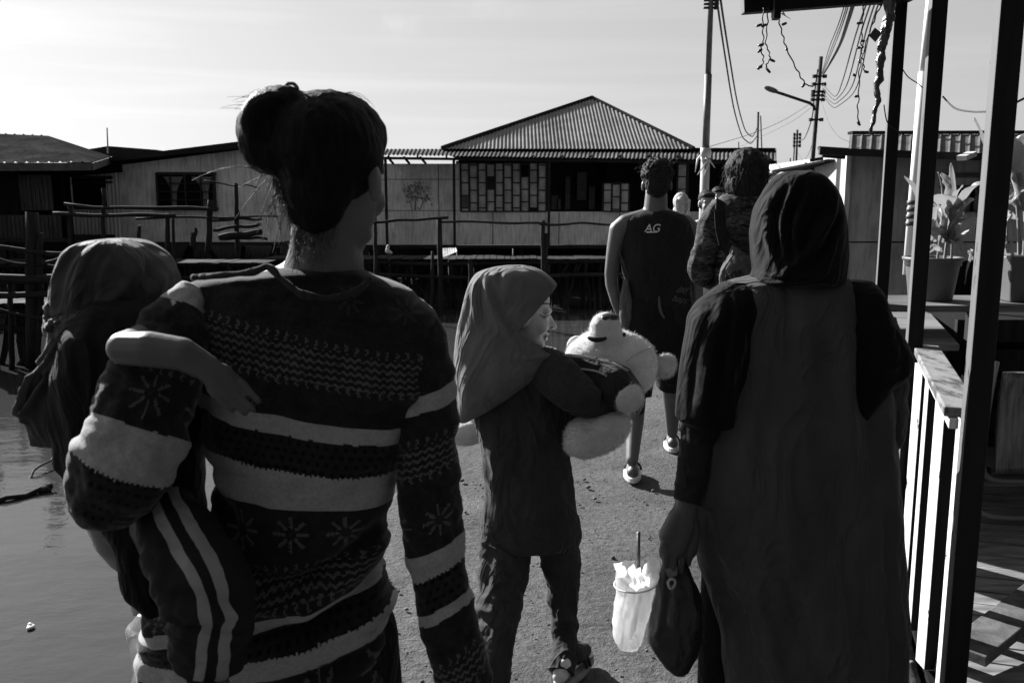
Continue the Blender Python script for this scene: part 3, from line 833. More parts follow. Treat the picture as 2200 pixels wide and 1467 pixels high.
# drifting sticks and litter
def floater(name, label, cat_, a, b, r, mat):
    m = MB(); stick(m, a, b, r, .04, seed=r * 100); tag(m.build(name, mat, None, True), label, cat_)
floater('driftwood_stick', 'long dark stick with a thick end lying on the water', 'stick', PZ(-30, 1083, -.99), PZ(112, 1046, -.97), .022, W_STILT)
floater('driftwood_stick', 'thin pale stick poking up out of the water', 'stick', PZ(42, 1042, -1.02), PZ(118, 975, -.9), .012, W_MID)
m = MB(); m.ell(PZ(96, 1051, -.98), (.06, .05, .035)); tag(m.build('driftwood_knot', W_STILT, None, True), 'dark stub of wood floating at the end of a long stick', 'driftwood')
m = MB(); c = PZ(66, 1346, -.99); m.ell(c, (.022, .03, .012)); m.ell(c + V((-.01, .01, .012)), (.012, .012, .01)); tag(m.blob('litter', plain('white_plastic', .7, .4), None, .006, 1), 'small scrap of white litter floating alone on the water', 'litter')

# ------------------------------------------------------------------ building on the right
DR = 12.0
br_ = thing('wooden_shop', 'plain plywood building with a ribbed metal roof behind the plant pots', 'shop', P(2000, 650, DR))
m = MB(); rect(m, 1816, 330, 2420, 690, DR, 6); m.build('wall', WALL_R, br_)
m = MB(); rect(m, 1816, 519, 2420, 521.5, DR - .008, .01); rect(m, 1893, 340, 1894.5, 519, DR - .008, .01); rect(m, 2095, 340, 2096.5, 690, DR - .008, .01); m.build('panel_seam', BLACK, br_)
m = MB(); rect(m, 1809, 332, 1820, 690, DR - .06, .06); m.build('corner_board', W_WHITE, br_)
m = MB(); rect(m, 2022, 372, 2420, 382, DR - .05, .05); rect(m, 2022, 398, 2420, 404, DR - .05, .05); m.build('ledge', W_MID, br_)
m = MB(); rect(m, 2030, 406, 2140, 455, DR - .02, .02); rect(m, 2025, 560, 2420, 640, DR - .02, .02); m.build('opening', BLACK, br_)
for x in (2055, 2098, 2078): 
    m = MB(); m.ell(P(x, 436, DR - .06), (.045, .04, .13)); m.cap2(P(x, 414, DR - .06), .02, P(x, 408, DR - .06), .018); m.build('bottle', plain('dim_bottle', .08, .3), br_, True)
m = MB()
A = P(1758, 337, DR - .7); B = P(2440, 352, DR - .7); Cr = P(2440, 288, DR + 1.8); Dl = P(1826, 290, DR + 1.8)
A2 = P(1822, 334, DR - .55)
sheet(m, A2, B, Cr, Dl, 0.15, 0.020, 14, 8, True); m.build('roof', plain('shop_roof_iron', .09, .8, .1, .35, 1.5), br_, True)
m = MB(); m.bar(P(1760, 325, DR - .65), P(2440, 349, DR - .65), .05, .09); m.bar(P(1758, 318, DR - .3), P(1822, 322, DR - .3), .06, .04); m.bar(P(1766, 334, DR - .2), P(1815, 338, DR - .2), .05, .05); m.build('eave_board', plain('dark_eave', .02), br_)
m = MB(); m.bar(P(1826, 290, DR + 1.8) + V((0, 0, .03)), Cr + V((0, 0, .03)), .2, .04); m.build('ridge_cap', IRON_D, br_)
m = MB(); m.bar(P(2066, 340, DR - .9), P(2088, 331, DR - .7), .12, .06); m.build('roof_block', plain('pale_block', .5), br_)
m = MB(); rect(m, 1816, 690, 2420, 760, DR + .1, 5); m.build('plinth', W_STILT, br_)
sh = thing('lean_to_shed', 'low slanting lean-to shed of loose boards beside the plywood building', 'shed', P(1780, 420, 14))
m = MB(); m.bar(P(1690, 368, 14), P(1812, 345, 12.6), .5, .03); m.bar(P(1660, 382, 16), P(1740, 355, 14.5), .5, .03); m.build('roof', IRON_D, sh)
for (a, b, w_) in (((1730, 352, 13.5), (1810, 405, 13.2), .09), ((1750, 372, 13.6), (1812, 420, 13.3), .07), ((1742, 345, 13.2), (1800, 335, 12.9), .06), ((1786, 345, 13.4), (1800, 470, 13.3), .07), ((1768, 330, 13), (1830, 372, 12.6), .05)):
    m = MB(); m.bar(P(*a), P(*b), w_, .04); m.build('board', W_DARKH, sh)
m = MB(); rect(m, 1690, 385, 1815, 640, 14.6, .1); m.build('wall', BLACK, sh)

# ------------------------------------------------------------------ poles, lamp, cables
tp = thing('utility_pole', 'tall stepped grey pole with white tape, standing behind the walking people', 'pole', P(1510, 632, 14))
m = MB(); b = P(1516, 410, 14); zz = lambda y: P(1516, y, 14).z
m.tube([(b.x - .02, 14, -1.2), (b.x - .02, 14, zz(322))], .070, 16); m.build('base', POLE_G, tp, True)
m = MB(); m.tube([(b.x - .02, 14, zz(325)), (b.x - .02, 14, zz(160))], .056, 16); m.build('pole', plain('pole_steel', .12, .55, .4), tp, True)
m = MB(); m.tube([(b.x - .02, 14, zz(162)), (b.x - .02, 14, zz(-160))], .044, 16); m.build('pole', MATS['pole_steel'], tp, True)
m = MB()
for k in range(7): 
    a_ = k * .9; q0 = V((b.x - .02 + .08 * math.cos(a_), 14 + .08 * math.sin(a_), zz(326 + 3 * k)))
    m.tube([q0, q0 + V((random.uniform(-.1, .05), -.03, random.uniform(-.16, .02))), q0 + V((random.uniform(-.18, .1), -.05, -.25))], [.02, .015, .006], 6)
m.tube([(b.x - .02, 14, zz(318)), (b.x - .02, 14, zz(340))], .082, 14); m.build('tape', plain('pale_tape', .5, .5), tp, True)
m = MB()
for y in (2, 10, 18): m.tube([V((b.x - .13, 13.98, zz(y))), V((b.x + .10, 13.98, zz(y)))], .02, 6)
m.tube([V((b.x + .06, 13.96, zz(-5))), V((b.x + .06, 13.96, zz(22)))], .035, 8); m.build('bracket', FRAME, tp, True)
def pole(label, pts, w_, d, ins=()):
    p = thing('utility_pole', label, 'pole', P(pts[-1][0], pts[-1][1], d))
    m = MB(); top = P(pts[0][0], pts[0][1], d); bot = P(pts[-1][0], pts[-1][1], d)
    q = bot + (bot - top).normalized() * ((bot.z + 1.2) / max(.01, (top - bot).normalized().z))
    m.tube([q, top], [w_ * .55 * mpp(d), w_ * .45 * mpp(d)], 12); m.build('pole', POLE_D, p, True)
    for y in ins:
        t = (y - pts[0][1]) / (pts[-1][1] - pts[0][1]); x = pts[0][0] + (pts[-1][0] - pts[0][0]) * t
        m = MB(); m.bar(P(x - w_ * 1.3, y, d - .08), P(x + w_ * 1.4, y - 1, d - .08), .06, .05)
        for sx in (-1.2, 1.3): m.tube([P(x + sx * w_, y + 3, d - .08), P(x + sx * w_, y - 4, d - .08)], .06, 8)
        m.build('insulator', FRAME, p)
    return p
p2 = pole('dark cable pole carrying the street lamp arm and many wires', [(1764, 122), (1745, 355)], 9, 25, (165, 182, 198, 206, 215, 258))
pole('thin dark pole beyond the tall grey pole, receiving two sagging cables', [(1629, 241), (1627, 335)], 5, 34, ())
pole('short dark pole close beside the thin pole above the low roofs', [(1634, 249), (1637, 335)], 3, 36, ())
pole('distant dark pole with a ladder of insulators, right of the two thin poles', [(1713, 279), (1710, 365)], 5, 45, (290, 298, 306, 314))
pole('distant slim pole touching the insulator pole on its left', [(1708, 288), (1704, 365)], 3, 48, ())
pole('lowest slim pole stub over the dark lean-to roof', [(1698, 340), (1697, 370)], 3, 42, ())
pole('tiny pole stub rising from the awning of the hip roof house', [(1587, 305), (1587, 330)], 2.5, 36, ())
lp = thing('street_lamp', 'street lamp with an oval head on a long slanting arm fixed to the cable pole', 'street lamp', P(1750, 232, 24.9))
m = MB(); m.tube([P(1750, 236, 24.9), P(1748, 228, 24.8), P(1740, 222, 24.7), P(1680, 202, 24.2), P(1664, 197, 24.1)], .04, 8); m.build('arm', POLE_D, lp, True)
m = MB(); dr = (P(1642, 187, 23.9) - P(1674, 200, 24.1)); rot = dr.to_track_quat('X', 'Z').to_matrix()
m.ell(P(1657, 193, 24), (.24, .10, .065), rot); m.build('lamp_head', plain('lamp_grey', .16, .5), lp, True)
def cable(label, pts, r, grp='overhead cables', n=26):
    q = [P(*p) for p in pts]; k = len(q); out = []
    for i in range(n + 1): out.append(V(cat([tuple(v) for v in q], i * (k - 1) / n)))
    m = MB(); m.tube(out, r, 6); o = m.build('overhead_cable', CABLE, None, True); tag(o, label, 'cable', grp); return o
cable('thick twisted cable bundle dropping from above to the lamp pole', [(1852, -60, 8), (1822, 45, 11), (1798, 110, 16), (1766, 165, 24.9)], .024)
for k, (dx, yy) in enumerate(((-9, 160), (-14, 158), (-5, 163))):
    cable(('thin cable just left of the thick twisted bundle', 'leftmost thin cable dropping to the lamp pole', 'thin cable hugging the thick twisted bundle')[k], [(1848 + dx, -60, 8), (1818 + dx, 45, 11), (1794 + dx, 108, 16), (1766, yy, 24.9)], .007)
for k, (x0, xm, ye, lab) in enumerate(((1880, 1822, 182, 'cable sagging right of the twisted bundle to the upper insulators'), (1888, 1832, 190, 'second cable sagging right of the twisted bundle'), (1896, 1842, 200, 'cable with a deep belly ending at the middle insulators'), (1905, 1850, 206, 'outermost deep sagging cable on the right of the lamp pole'))):
    cable(lab, [(x0, -40, 9), (xm + 18, 70, 13), (xm - 12, 175 + k * 6, 19), (1795, 208 + k * 8, 22), (1768, ye, 24.9)], .011)
cable('left one of two long cables sagging from the tall grey pole', [(1540, 0, 14), (1556, 110, 18), (1577, 235, 24), (1596, 296, 29), (1612, 309, 32), (1628, 290, 34)], .018)
cable('right one of two long cables sagging from the tall grey pole', [(1548, 0, 14), (1565, 110, 18), (1585, 225, 24), (1602, 282, 29), (1616, 294, 32), (1628, 272, 34)], .018)
cable('cable drooping from the lamp pole to the insulator pole', [(1757, 150, 24.9), (1750, 200, 27), (1744, 255, 32), (1728, 298, 40), (1714, 300, 45)], .02)
cable('faint upper wire running from the tall grey pole to the lamp pole', [(1522, 316, 14), (1625, 284, 18), (1690, 255, 22), (1742, 222, 24.9)], .005)
cable('faint lower wire crossing behind the thin poles to the lamp pole', [(1570, 325, 30), (1640, 292, 28), (1700, 262, 26), (1742, 232, 24.9)], .005)
cable('thin loose wire from the lamp pole down to the plywood building', [(1765, 218, 24.9), (1780, 262, 20), (1800, 292, 16), (1824, 305, 13.5)], .004)
cable('wire hanging between the insulator pole and the lamp pole low down', [(1752, 262, 24.9), (1742, 320, 30), (1728, 345, 38), (1714, 330, 45)], .008)

# ------------------------------------------------------------------ porch
HD = .30                      # porch heading: x grows by HD per metre ahead
g3 = V((HD, 1, 0)).normalized(); gx = V((1, -HD, 0)).normalized()
pr = thing('porch', 'open timber porch with dark posts, white pickets and plank deck beside the path', 'porch', (1.3, 2.1, 0))
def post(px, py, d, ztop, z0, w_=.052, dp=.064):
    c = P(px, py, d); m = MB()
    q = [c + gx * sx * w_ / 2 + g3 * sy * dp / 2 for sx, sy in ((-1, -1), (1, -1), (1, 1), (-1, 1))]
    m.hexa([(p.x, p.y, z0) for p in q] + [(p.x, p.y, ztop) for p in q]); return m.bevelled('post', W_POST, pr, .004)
post(2109, 733, 2.10, 3.2, 0.0)
post(1988, 400, 3.10, 3.2, 0.0, .050, .066)
post(1909, 400, 4.12, 2.66, 1.01)
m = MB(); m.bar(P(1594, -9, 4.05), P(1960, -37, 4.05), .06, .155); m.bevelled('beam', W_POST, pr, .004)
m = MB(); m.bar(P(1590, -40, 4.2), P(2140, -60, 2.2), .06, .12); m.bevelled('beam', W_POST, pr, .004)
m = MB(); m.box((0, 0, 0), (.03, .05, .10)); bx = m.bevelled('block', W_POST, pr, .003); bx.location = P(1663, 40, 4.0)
m = MB(); a = P(1970, 752, 3.12); b = P(2070, 888, 2.13)
a = V((P(1988, 755, 3.12).x, 3.12, .957)); b = V((P(2068, 888, 2.15).x, 2.15, .957)); m.bar(a, b, .085, .026)
rw = N('worn_rail_paint', .75, .3); f = rw.noise(14, 6, .7, (1, .3, 1)); rw.color(rw.ramp(f, [(.42, .05), (.5, .17), (.62, .22), (.66, .42)])); rw.bump(f, .5, .004)
m.bevelled('handrail', rw.m, pr, .004)
m = MB(); m.bar(a - V((.020, 0, .028)), b - V((.020, 0, .028)), .022, .028); m.bevelled('rail_board', W_WHITE, pr, .003)
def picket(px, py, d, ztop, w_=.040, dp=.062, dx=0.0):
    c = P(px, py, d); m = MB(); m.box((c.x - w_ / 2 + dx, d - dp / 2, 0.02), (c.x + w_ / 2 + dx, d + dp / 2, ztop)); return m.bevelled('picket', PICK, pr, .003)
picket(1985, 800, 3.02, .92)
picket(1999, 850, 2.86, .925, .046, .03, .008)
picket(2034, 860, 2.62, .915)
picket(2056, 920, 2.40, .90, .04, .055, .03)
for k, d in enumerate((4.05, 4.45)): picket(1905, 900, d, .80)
m = MB(); m.prism([(.98, -2.2, 2.75), (4.6, -2.2, 3.0), (4.6, 4.5, 3.0), (1.72, 4.5, 2.75)], (0, 0, .04)); m.build('roof', W_DARK, pr)
# deck
rnd = random.Random(5)
m = MB()
o0 = V((1.02, 1.62, .0))
def dk(s_, t_, z): p = o0 + gx * s_ + g3 * t_; return (p.x, p.y, z)
t_ = -1.6
while t_ < 4.2:
    w_ = rnd.uniform(.10, .15); z = .05 + rnd.uniform(-.004, .004)
    m.hexa([dk(.02, t_, z - .03), dk(.80, t_, z - .03), dk(.80, t_ + w_ - .012, z - .03), dk(.02, t_ + w_ - .012, z - .03), dk(.02, t_, z), dk(.80, t_, z), dk(.80, t_ + w_ - .012, z), dk(.02, t_ + w_ - .012, z)])
    z += .012
    m.hexa([dk(.83, t_, z - .03), dk(3.6, t_, z - .03), dk(3.6, t_ + w_ - .012, z - .03), dk(.83, t_ + w_ - .012, z - .03), dk(.83, t_, z), dk(3.6, t_, z), dk(3.6, t_ + w_ - .012, z), dk(.83, t_ + w_ - .012, z)])
    t_ += w_
DECKM = wood('deck_boards', .22, (.8, 5, 5), 5, .7)
m.build('deck', DECKM, pr)
m = MB(); m.hexa([dk(.0, -1.6, -.2), dk(3.6, -1.6, -.2), dk(3.6, 4.2, -.2), dk(0, 4.2, -.2), dk(.0, -1.6, .0), dk(3.6, -1.6, .0), dk(3.6, 4.2, .0), dk(0, 4.2, .0)]); m.build('deck_frame', BLACK, pr)
m = MB(); m.bar(dk(.815, -1.6, .075), dk(.815, 4.2, .075), .03, .03); m.build('deck_joist', W_STILT, pr)
m = MB(); m.bar(V((PZ(2075, 1405, .12))), V((PZ(2240, 1275, .16))), .12, .035)
tag(m.bevelled('plank', wood('loose_plank', .12, (3, 3, 3), 5)), 'loose nailed plank lying askew on the porch deck at the lower edge', 'plank')
# counter and shelf
ct = thing('counter', 'low plank counter with a raised shelf holding the plant pots', 'counter', (1.8, 4.2, 0.05))
m = MB(); m.prism([(1.55, 3.87, .82), (1.985, 3.87, .82), (2.40, 5.05, .82), (1.95, 5.05, .82)], (0, 0, .03)); m.bevelled('top', wood('counter_board', .20, (.7, 6, 6), 4), ct, .004)
m = MB(); m.prism([(1.62, 4.06, 1.0 - .03), (3.3, 4.06, 1.0 - .03), (3.45, 4.52, 1.0 - .03), (1.70, 4.52, 1.0 - .03)], (0, 0, .03)); m.bevelled('shelf', wood('shelf_board', .15, (.7, 6, 6), 4), ct, .004)
m = MB(); m.prism([(1.58, 3.93, .05), (1.96, 3.93, .05), (2.30, 4.9, .05), (1.9, 4.9, .05)], (0, 0, .768)); m.build('cabinet', wood('cabinet_side', .05, (8, 8, .7)), ct)
for x in (1.66, 2.3, 3.2): 
    m = MB(); m.box((x, 4.4, .05), (x + .05, 4.45, .968)); m.build('leg', W_DARK, ct)
bs = thing('crate', 'dark slatted crate under the raised shelf at the right edge', 'crate', (2.4, 4.7, .05))
for k in range(5): 
    m = MB(); m.box((2.35, 4.62, .1 + .16 * k), (3.4, 4.65, .22 + .16 * k)); m.build('slat', W_STILT, bs)
m = MB(); m.box((2.36, 4.66, .08), (3.39, 5.0, .86)); m.build('body', BLACK, bs)

# ------------------------------------------------------------------ potted plants
LEAF = N('leaf_green', .38, .45)
lu = LEAF.uv(); st_ = LEAF.M('SINE', LEAF.add(LEAF.mul(lu[1], 60.0), LEAF.mul(LEAF.M('ABSOLUTE', lu[0]), -26.0)))
LEAF.color(LEAF.mixv(LEAF.lt(LEAF.M('ABSOLUTE', lu[0]), .06), LEAF.ramp(LEAF.noise(12, 4), [(.3, .24), (.7, .42)]), .3)); LEAF.bump(st_, .35, .003)
LEAF.b.inputs['Transmission Weight'].default_value = 0.0
tr = LEAF.n.new('ShaderNodeBsdfTranslucent'); tr.inputs[0].default_value = (.65, .65, .65, 1); mxs = LEAF.n.new('ShaderNodeMixShader'); mxs.inputs[0].default_value = .5
LEAF.l.new(LEAF.b.outputs[0], mxs.inputs[1]); LEAF.l.new(tr.outputs[0], mxs.inputs[2]); LEAF.l.new(mxs.outputs[0], LEAF.n['Material Output'].inputs[0])
def leaf(parent, pts, w_, side, fold=.25):
    """leaf blade along a midrib of points; side = direction of the blade's width"""
    q = [P(*p) for p in pts]; n = 18; mid = [V(cat([tuple(v) for v in q], i * (len(q) - 1) / n)) for i in range(n + 1)]
    vs = []; uvs = []; fs = []; sd_ = V(side).normalized(); K = 8
    for i, c in enumerate(mid):
        t = i / n; h = 1.05 * w_ * math.sin(math.pi * min(1, t ** .75)) ** .8 * (1 - .1 * t) + .001
        tn = (mid[min(i + 1, n)] - mid[max(i - 1, 0)]).normalized(); s2 = (sd_ - tn * sd_.dot(tn)).normalized(); nn = tn.cross(s2)
        for j in range(K + 1):
            u = j / K * 2 - 1
            vs.append(c + s2 * u * h / 2 + nn * (abs(u) ** 1.3 * h * fold + .004 * math.sin(t * 17 + u * 3) * abs(u))); uvs.append((u, t))
    for i in range(n):
        for j in range(K):
            a = i * (K + 1) + j; fs.append((a, a + 1, a + K + 2, a + K + 1))
    me = bpy.data.meshes.new('leaf'); me.from_pydata([tuple(v) for v in vs], [], fs); me.update(); setuv(me, uvs)
    o = link('leaf', me, LEAF.m, parent, True); s = o.modifiers.new('thick', 'SOLIDIFY'); s.thickness = .0012
    return o
def stem(parent, pts, r=.009):
    q = [P(*p) for p in pts]; out = [V(cat([tuple(v) for v in q], i * (len(q) - 1) / 14)) for i in range(15)]
    m = MB(); m.tube(out, [r * (1 - .5 * i / 14) for i in range(15)], 8); return m.build('stem', plain('stem_green', .2, .5), parent, True)
def pot(parent, cx, d, z0, h, r0, r1, mat):
    m = MB(); n = 40; prof = [(r0 * .3, 0), (r0, 0), (r0 * 1.02, .01), (r1 * .93, h * .76), (r1 * .94, h * .80), (r1 * 1.0, h * .81), (r1 * 1.0, h * .90), (r1 * 1.07, h * .92), (r1 * 1.09, h * .97), (r1 * 1.06, h), (r1 * .94, h), (r1 * .9, h * .9), (r1 * .86, h * .85)]
    i0 = len(m.v)
    for r, z in prof:
        for k in range(n): m.v.append(V((cx + r * math.cos(2 * math.pi * k / n), d + r * math.sin(2 * math.pi * k / n), z0 + z)))
    for i in range(len(prof) - 1):
        for k in range(n):
            k2 = (k + 1) % n; m.f.append((i0 + i * n + k, i0 + i * n + k2, i0 + (i + 1) * n + k2, i0 + (i + 1) * n + k))
    m.build('pot', mat, parent, True)
    s = MB(); s.ell((cx, d, z0 + h * .86), (r1 * .9, r1 * .9, .02)); s.build('soil', plain('potting_soil', .03), parent, True)
POTM = plain('pot_plastic', .09, .5, .4, .15, 3, .05)
pc = P(1997, 655, 4.30)
pp = thing('potted_plant', 'canna plant with broad leaves in a round rimmed pot behind the middle post', 'potted plant', (pc.x, 4.30, 1.0))
pot(pp, pc.x, 4.30, 1.0, .21, .098, .128, POTM)
d = 4.3
stem(pp, [(2028, 575, d), (2034, 520, d), (2042, 470, d)]); stem(pp, [(2012, 575, d), (2018, 520, d), (2020, 480, d)], .007); stem(pp, [(2044, 575, d), (2045, 530, d), (2046, 500, d)], .007)
stem(pp, [(2038, 480, d), (2024, 410, d + .1), (2016, 370, d + .1)], .006); stem(pp, [(2008, 540, d), (1996, 510, d), (1990, 470, d)], .006)
leaf(pp, [(2040, 500, d), (2060, 455, d - .05), (2090, 408, d - .12), (2116, 392, d - .15)], .10, (.75, .2, .6))
leaf(pp, [(2046, 480, d), (2044, 450, d - .05), (2028, 432, d - .1), (2000, 420, d - .15)], .10, (.5, .6, -.7), .2)
leaf(pp, [(2030, 490, d), (2042, 450, d - .05), (2058, 415, d - .05), (2070, 398, d - .08)], .04, (.8, .5, .3))
leaf(pp, [(2050, 500, d), (2062, 470, d - .05), (2080, 440, d - .1), (2094, 430, d - .14)], .08, (.6, .5, .6))
leaf(pp, [(2012, 520, d), (2004, 490, d - .08), (2010, 455, d - .12), (2022, 440, d - .14)], .06, (.9, .3, .2))
leaf(p3, [(2196, 385, d), (2186, 355, d - .08), (2190, 325, d - .14), (2206, 300, d - .18)], .12, (.7, .5, -.3)) if 0 else None
leaf(pp, [(2046, 520, d), (2065, 498, d - .1), (2090, 482, d - .15), (2112, 470, d - .2)], .075, (.2, .3, .9))
leaf(pp, [(2046, 515, d), (2050, 520, d - .1), (2060, 522, d - .1), (2066, 548, d - .12)], .04, (.8, .3, .1))
leaf(pp, [(2020, 500, d), (2000, 455, d + .05), (1975, 412, d + .05), (1944, 378, d + .05)], .055, (.6, .4, .6))
leaf(pp, [(2022, 372, d + .1), (2030, 390, d + .08), (2034, 405, d + .06), (2030, 425, d + .06)], .045, (.9, .2, 0))
leaf(pp, [(2040, 505, d), (2020, 490, d - .05), (1996, 495, d - .1), (1975, 512, d - .14)], .07, (.2, .8, .4))
leaf(pp, [(2026, 540, d), (2012, 530, d - .1), (2000, 536, d - .12), (1990, 552, d - .14)], .03, (.3, .4, .8))
leaf(pp, [(2030, 500, d), (2045, 440, d + .2), (2050, 400, d + .25), (2044, 350, d + .3)], .07, (.9, .3, .1))
pc2 = P(2210, 660, 4.30)
p3 = thing('potted_plant', 'taller broad leaved plant in a dark square tub at the right edge', 'potted plant', (pc2.x, 4.3, 1.0))
m = MB(); m.hexa([(pc2.x - .16, 4.18, 1.0), (pc2.x + .3, 4.18, 1.0), (pc2.x + .3, 4.45, 1.0), (pc2.x - .16, 4.45, 1.0), (pc2.x - .19, 4.15, 1.22), (pc2.x + .33, 4.15, 1.22), (pc2.x + .33, 4.48, 1.22), (pc2.x - .19, 4.48, 1.22)]); m.bevelled('tub', POTM, p3, .008)
stem(p3, [(2190, 570, d), (2188, 480, d), (2180, 395, d)], .010); stem(p3, [(2200, 570, d), (2202, 470, d), (2196, 380, d)], .010); stem(p3, [(2160, 570, d), (2164, 500, d), (2160, 440, d)], .006); stem(p3, [(2216, 570, d), (2230, 460, d), (2220, 340, d)], .01)
leaf(p3, [(2182, 400, d), (2172, 360, d - .05), (2162, 320, d - .08), (2150, 268, d)], .12, (.9, .3, .2))
leaf(p3, [(2182, 400, d), (2190, 350, d - .1), (2205, 310, d - .15), (2230, 280, d - .2)], .13, (.8, .2, -.5))
leaf(p3, [(2190, 390, d), (2170, 375, d - .1), (2180, 420, d - .2), (2160, 440, d - .2)], .06, (.3, .7, .5))
leaf(p3, [(2186, 400, d), (2200, 392, d - .1), (2220, 395, d - .2), (2244, 415, d - .25)], .09, (.1, .5, .9))
leaf(p3, [(2150, 340, d), (2135, 320, d), (2118, 295, d), (2094, 253, d)], .06, (.7, .3, -.5))
leaf(p3, [(2188, 470, d), (2172, 455, d - .1), (2160, 470, d - .1), (2150, 500, d - .1)], .05, (.3, .7, .4))
leaf(p3, [(2164, 560, d), (2160, 530, d - .05), (2152, 510, d - .08), (2150, 490, d - .1)], .04, (.9, .3, .1))
leaf(p3, [(2180, 565, d), (2172, 545, d - .08), (2170, 528, d - .1), (2176, 515, d - .12)], .035, (.9, .3, .1))
leaf(p3, [(2160, 430, d), (2140, 395, d), (2130, 360, d), (2138, 330, d)], .08, (.8, .5, .1))
leaf(p3, [(2090, 560, d), (2086, 540, d), (2084, 548, d - .03), (2072, 610, d - .03)], .025, (.8, .4, .1))
rl = random.Random(17)
for par, (bx_, by_), n_ in ((pp, (2034, 520), 9), (p3, (2192, 450), 12)):
    for k in range(n_):
        a_ = rl.uniform(-2.6, -.5); L_ = rl.uniform(60, 120); ex, ey = bx_ + math.cos(a_) * L_ * .8, by_ + math.sin(a_) * L_; dz = rl.uniform(-.22, .22)
        leaf(par, [(bx_, by_, 4.3), (bx_ * .6 + ex * .4, by_ * .6 + ey * .4 - 8, 4.3 + dz * .4), (bx_ * .25 + ex * .75, by_ * .25 + ey * .75 - 8, 4.3 + dz * .8), (ex + rl.uniform(-4, 10), ey + rl.uniform(0, 26), 4.3 + dz)], rl.uniform(.035, .08), (rl.uniform(-1, 1), rl.uniform(.2, 1), rl.uniform(-.6, .8)), rl.uniform(.1, .35))

pv = thing('drain_pipe', 'white plastic pipe standing behind the middle porch post', 'pipe', P(1968, 560, 5.2))
m = MB(); a = P(1984, 170, 5.2); m.tube([(a.x - .01, 5.2, P(1968, 590, 5.2).z), (a.x, 5.2, P(1984, 155, 5.2).z)], .030, 14); m.build('pipe', plain('white_pvc', .72, .4, .4, .1, 3, 0), pv, True)
m = MB(); m.tube([(a.x, 5.2, P(1984, 158, 5.2).z), (a.x + .015, 5.2, P(1990, -60, 5.2).z)], .026, 14); m.build('pipe', MATS['white_pvc'], pv, True)
for y in (440, 455, 470, 485):
    m = MB(); m.tube([(a.x - .01, 5.2, P(1975, y, 5.2).z), (a.x - .01, 5.2, P(1975, y - 9, 5.2).z)], .033, 14); m.build('tape', plain('dark_tape', .05, .5), pv, True)
# wires draped between the posts
for lab, pts in (('thin wire draped from the far porch post to the white pipe', [(1925, 125, 4.1), (1950, 165, 4.4), (1972, 180, 4.8), (1990, 195, 5.1)]), ('thin wire draped between the middle and near porch posts', [(2026, 208, 3.1), (2050, 232, 2.9), (2085, 240, 2.6), (2124, 240, 2.2)]), ('thin wire leaving the near porch post at the right edge', [(2172, 226, 2.1), (2200, 212, 2.1), (2240, 190, 2.1)]), ('thin wire loop hanging low on the far porch post', [(1899, 225, 4.05), (1906, 262, 4.05), (1925, 280, 4.05), (1945, 292, 4.1)])):
    cable(lab, pts, .0028, 'wires draped on the porch').name = 'wire'
# twisted cloth on the far post
m = MB(); pts = [P(1908, -20, 4.02), P(1912, 30, 4.0), P(1902, 70, 4.02), P(1893, 110, 4.02), P(1891, 150, 4.02), P(1884, 185, 4.03), P(1886, 215, 4.03), P(1878, 245, 4.04), P(1872, 280, 4.04), P(1876, 292, 4.04)]
out = [V(cat([tuple(v) for v in pts], i * 9 / 80)) for i in range(81)]
m.tube(out, [max(.010, .026 - .00028 * i + .008 * noise.noise(V((i * .18, 4, 0)))) for i in range(81)], 12)
tag(m.blob('cloth_strip', plain('shiny_dark_cloth', .05, .28, .5, .8, 30, .6, 80), None, .006, 1, lambda p: .009 * noise.fractal(V((p.x * 55, p.y * 55, p.z * 24)), 1, 2, 3)), 'crumpled dark cloth strip twisted round the far porch post', 'cloth')
m = MB(); q = [P(1880, 60, 3.9), P(1895, 72, 3.9), P(1881, 91, 3.9), P(1867, 77, 3.9)]; m.prism(q, (0, .004, 0)); t = m.build('hanging_tag', plain('grey_card', .09)); tag(t, 'small square card hanging by a string beside the far porch post', 'tag')
m = MB(); m.prism([P(1678, 30, 4.0), P(1700, 42, 4.0), P(1688, 34, 4.0), P(1684, 26, 4.0)], (0, .004, 0)); tag(m.build('plastic_scrap', plain('pale_plastic', .6)), 'torn pale plastic scrap stuck under the overhanging beam', 'scrap')
# light strings
def light_string(label, pts, bulbs, d):
    o = thing('light_string', label, 'light string', P(pts[0][0], pts[0][1], d), 'fairy light strings')
    q = [P(x, y, d) for x, y in pts]; k = len(q); out = [V(cat([tuple(v) for v in q], i * (k - 1) / 40)) + V((.003 * math.sin(i * 1.3), 0, .002 * math.cos(i * 1.7))) for i in range(41)]
    m = MB(); m.tube(out, .0028, 6); m.build('wire', CABLE, o, True)
    for x0, y0, x1, y1 in bulbs:
        a = P(x0, y0, d); b = P(x1, y1, d); m = MB(); m.tube([a, a.lerp(b, .55), b], [.005, .006, .0045], 8); m.build('bulb', plain('fairy_bulb', .03, .3, .5), o, True)
light_string('two-strand fairy lights hanging left under the beam end', [(1640, 18), (1639, 60), (1640, 90), (1635, 105), (1640, 125), (1637, 142), (1630, 150)], [(1637, 53, 1625, 57), (1647, 53, 1636, 58), (1641, 95, 1629, 99), (1637, 106, 1628, 113), (1637, 141, 1627, 149)], 3.95)
light_string('curled fairy lights hanging beside the two-strand string', [(1650, 18), (1649, 50), (1645, 92), (1652, 112), (1654, 127), (1646, 140), (1648, 148)], [(1654, 128, 1665, 133), (1646, 147, 1655, 157)], 3.97)
light_string('long fairy light strand slanting right toward the lamp pole', [(1672, 40), (1680, 70), (1690, 105), (1712, 150), (1730, 180), (1746, 186)], [(1680, 54, 1690, 50), (1691, 104, 1689, 109), (1729, 180, 1723, 188)], 3.93)
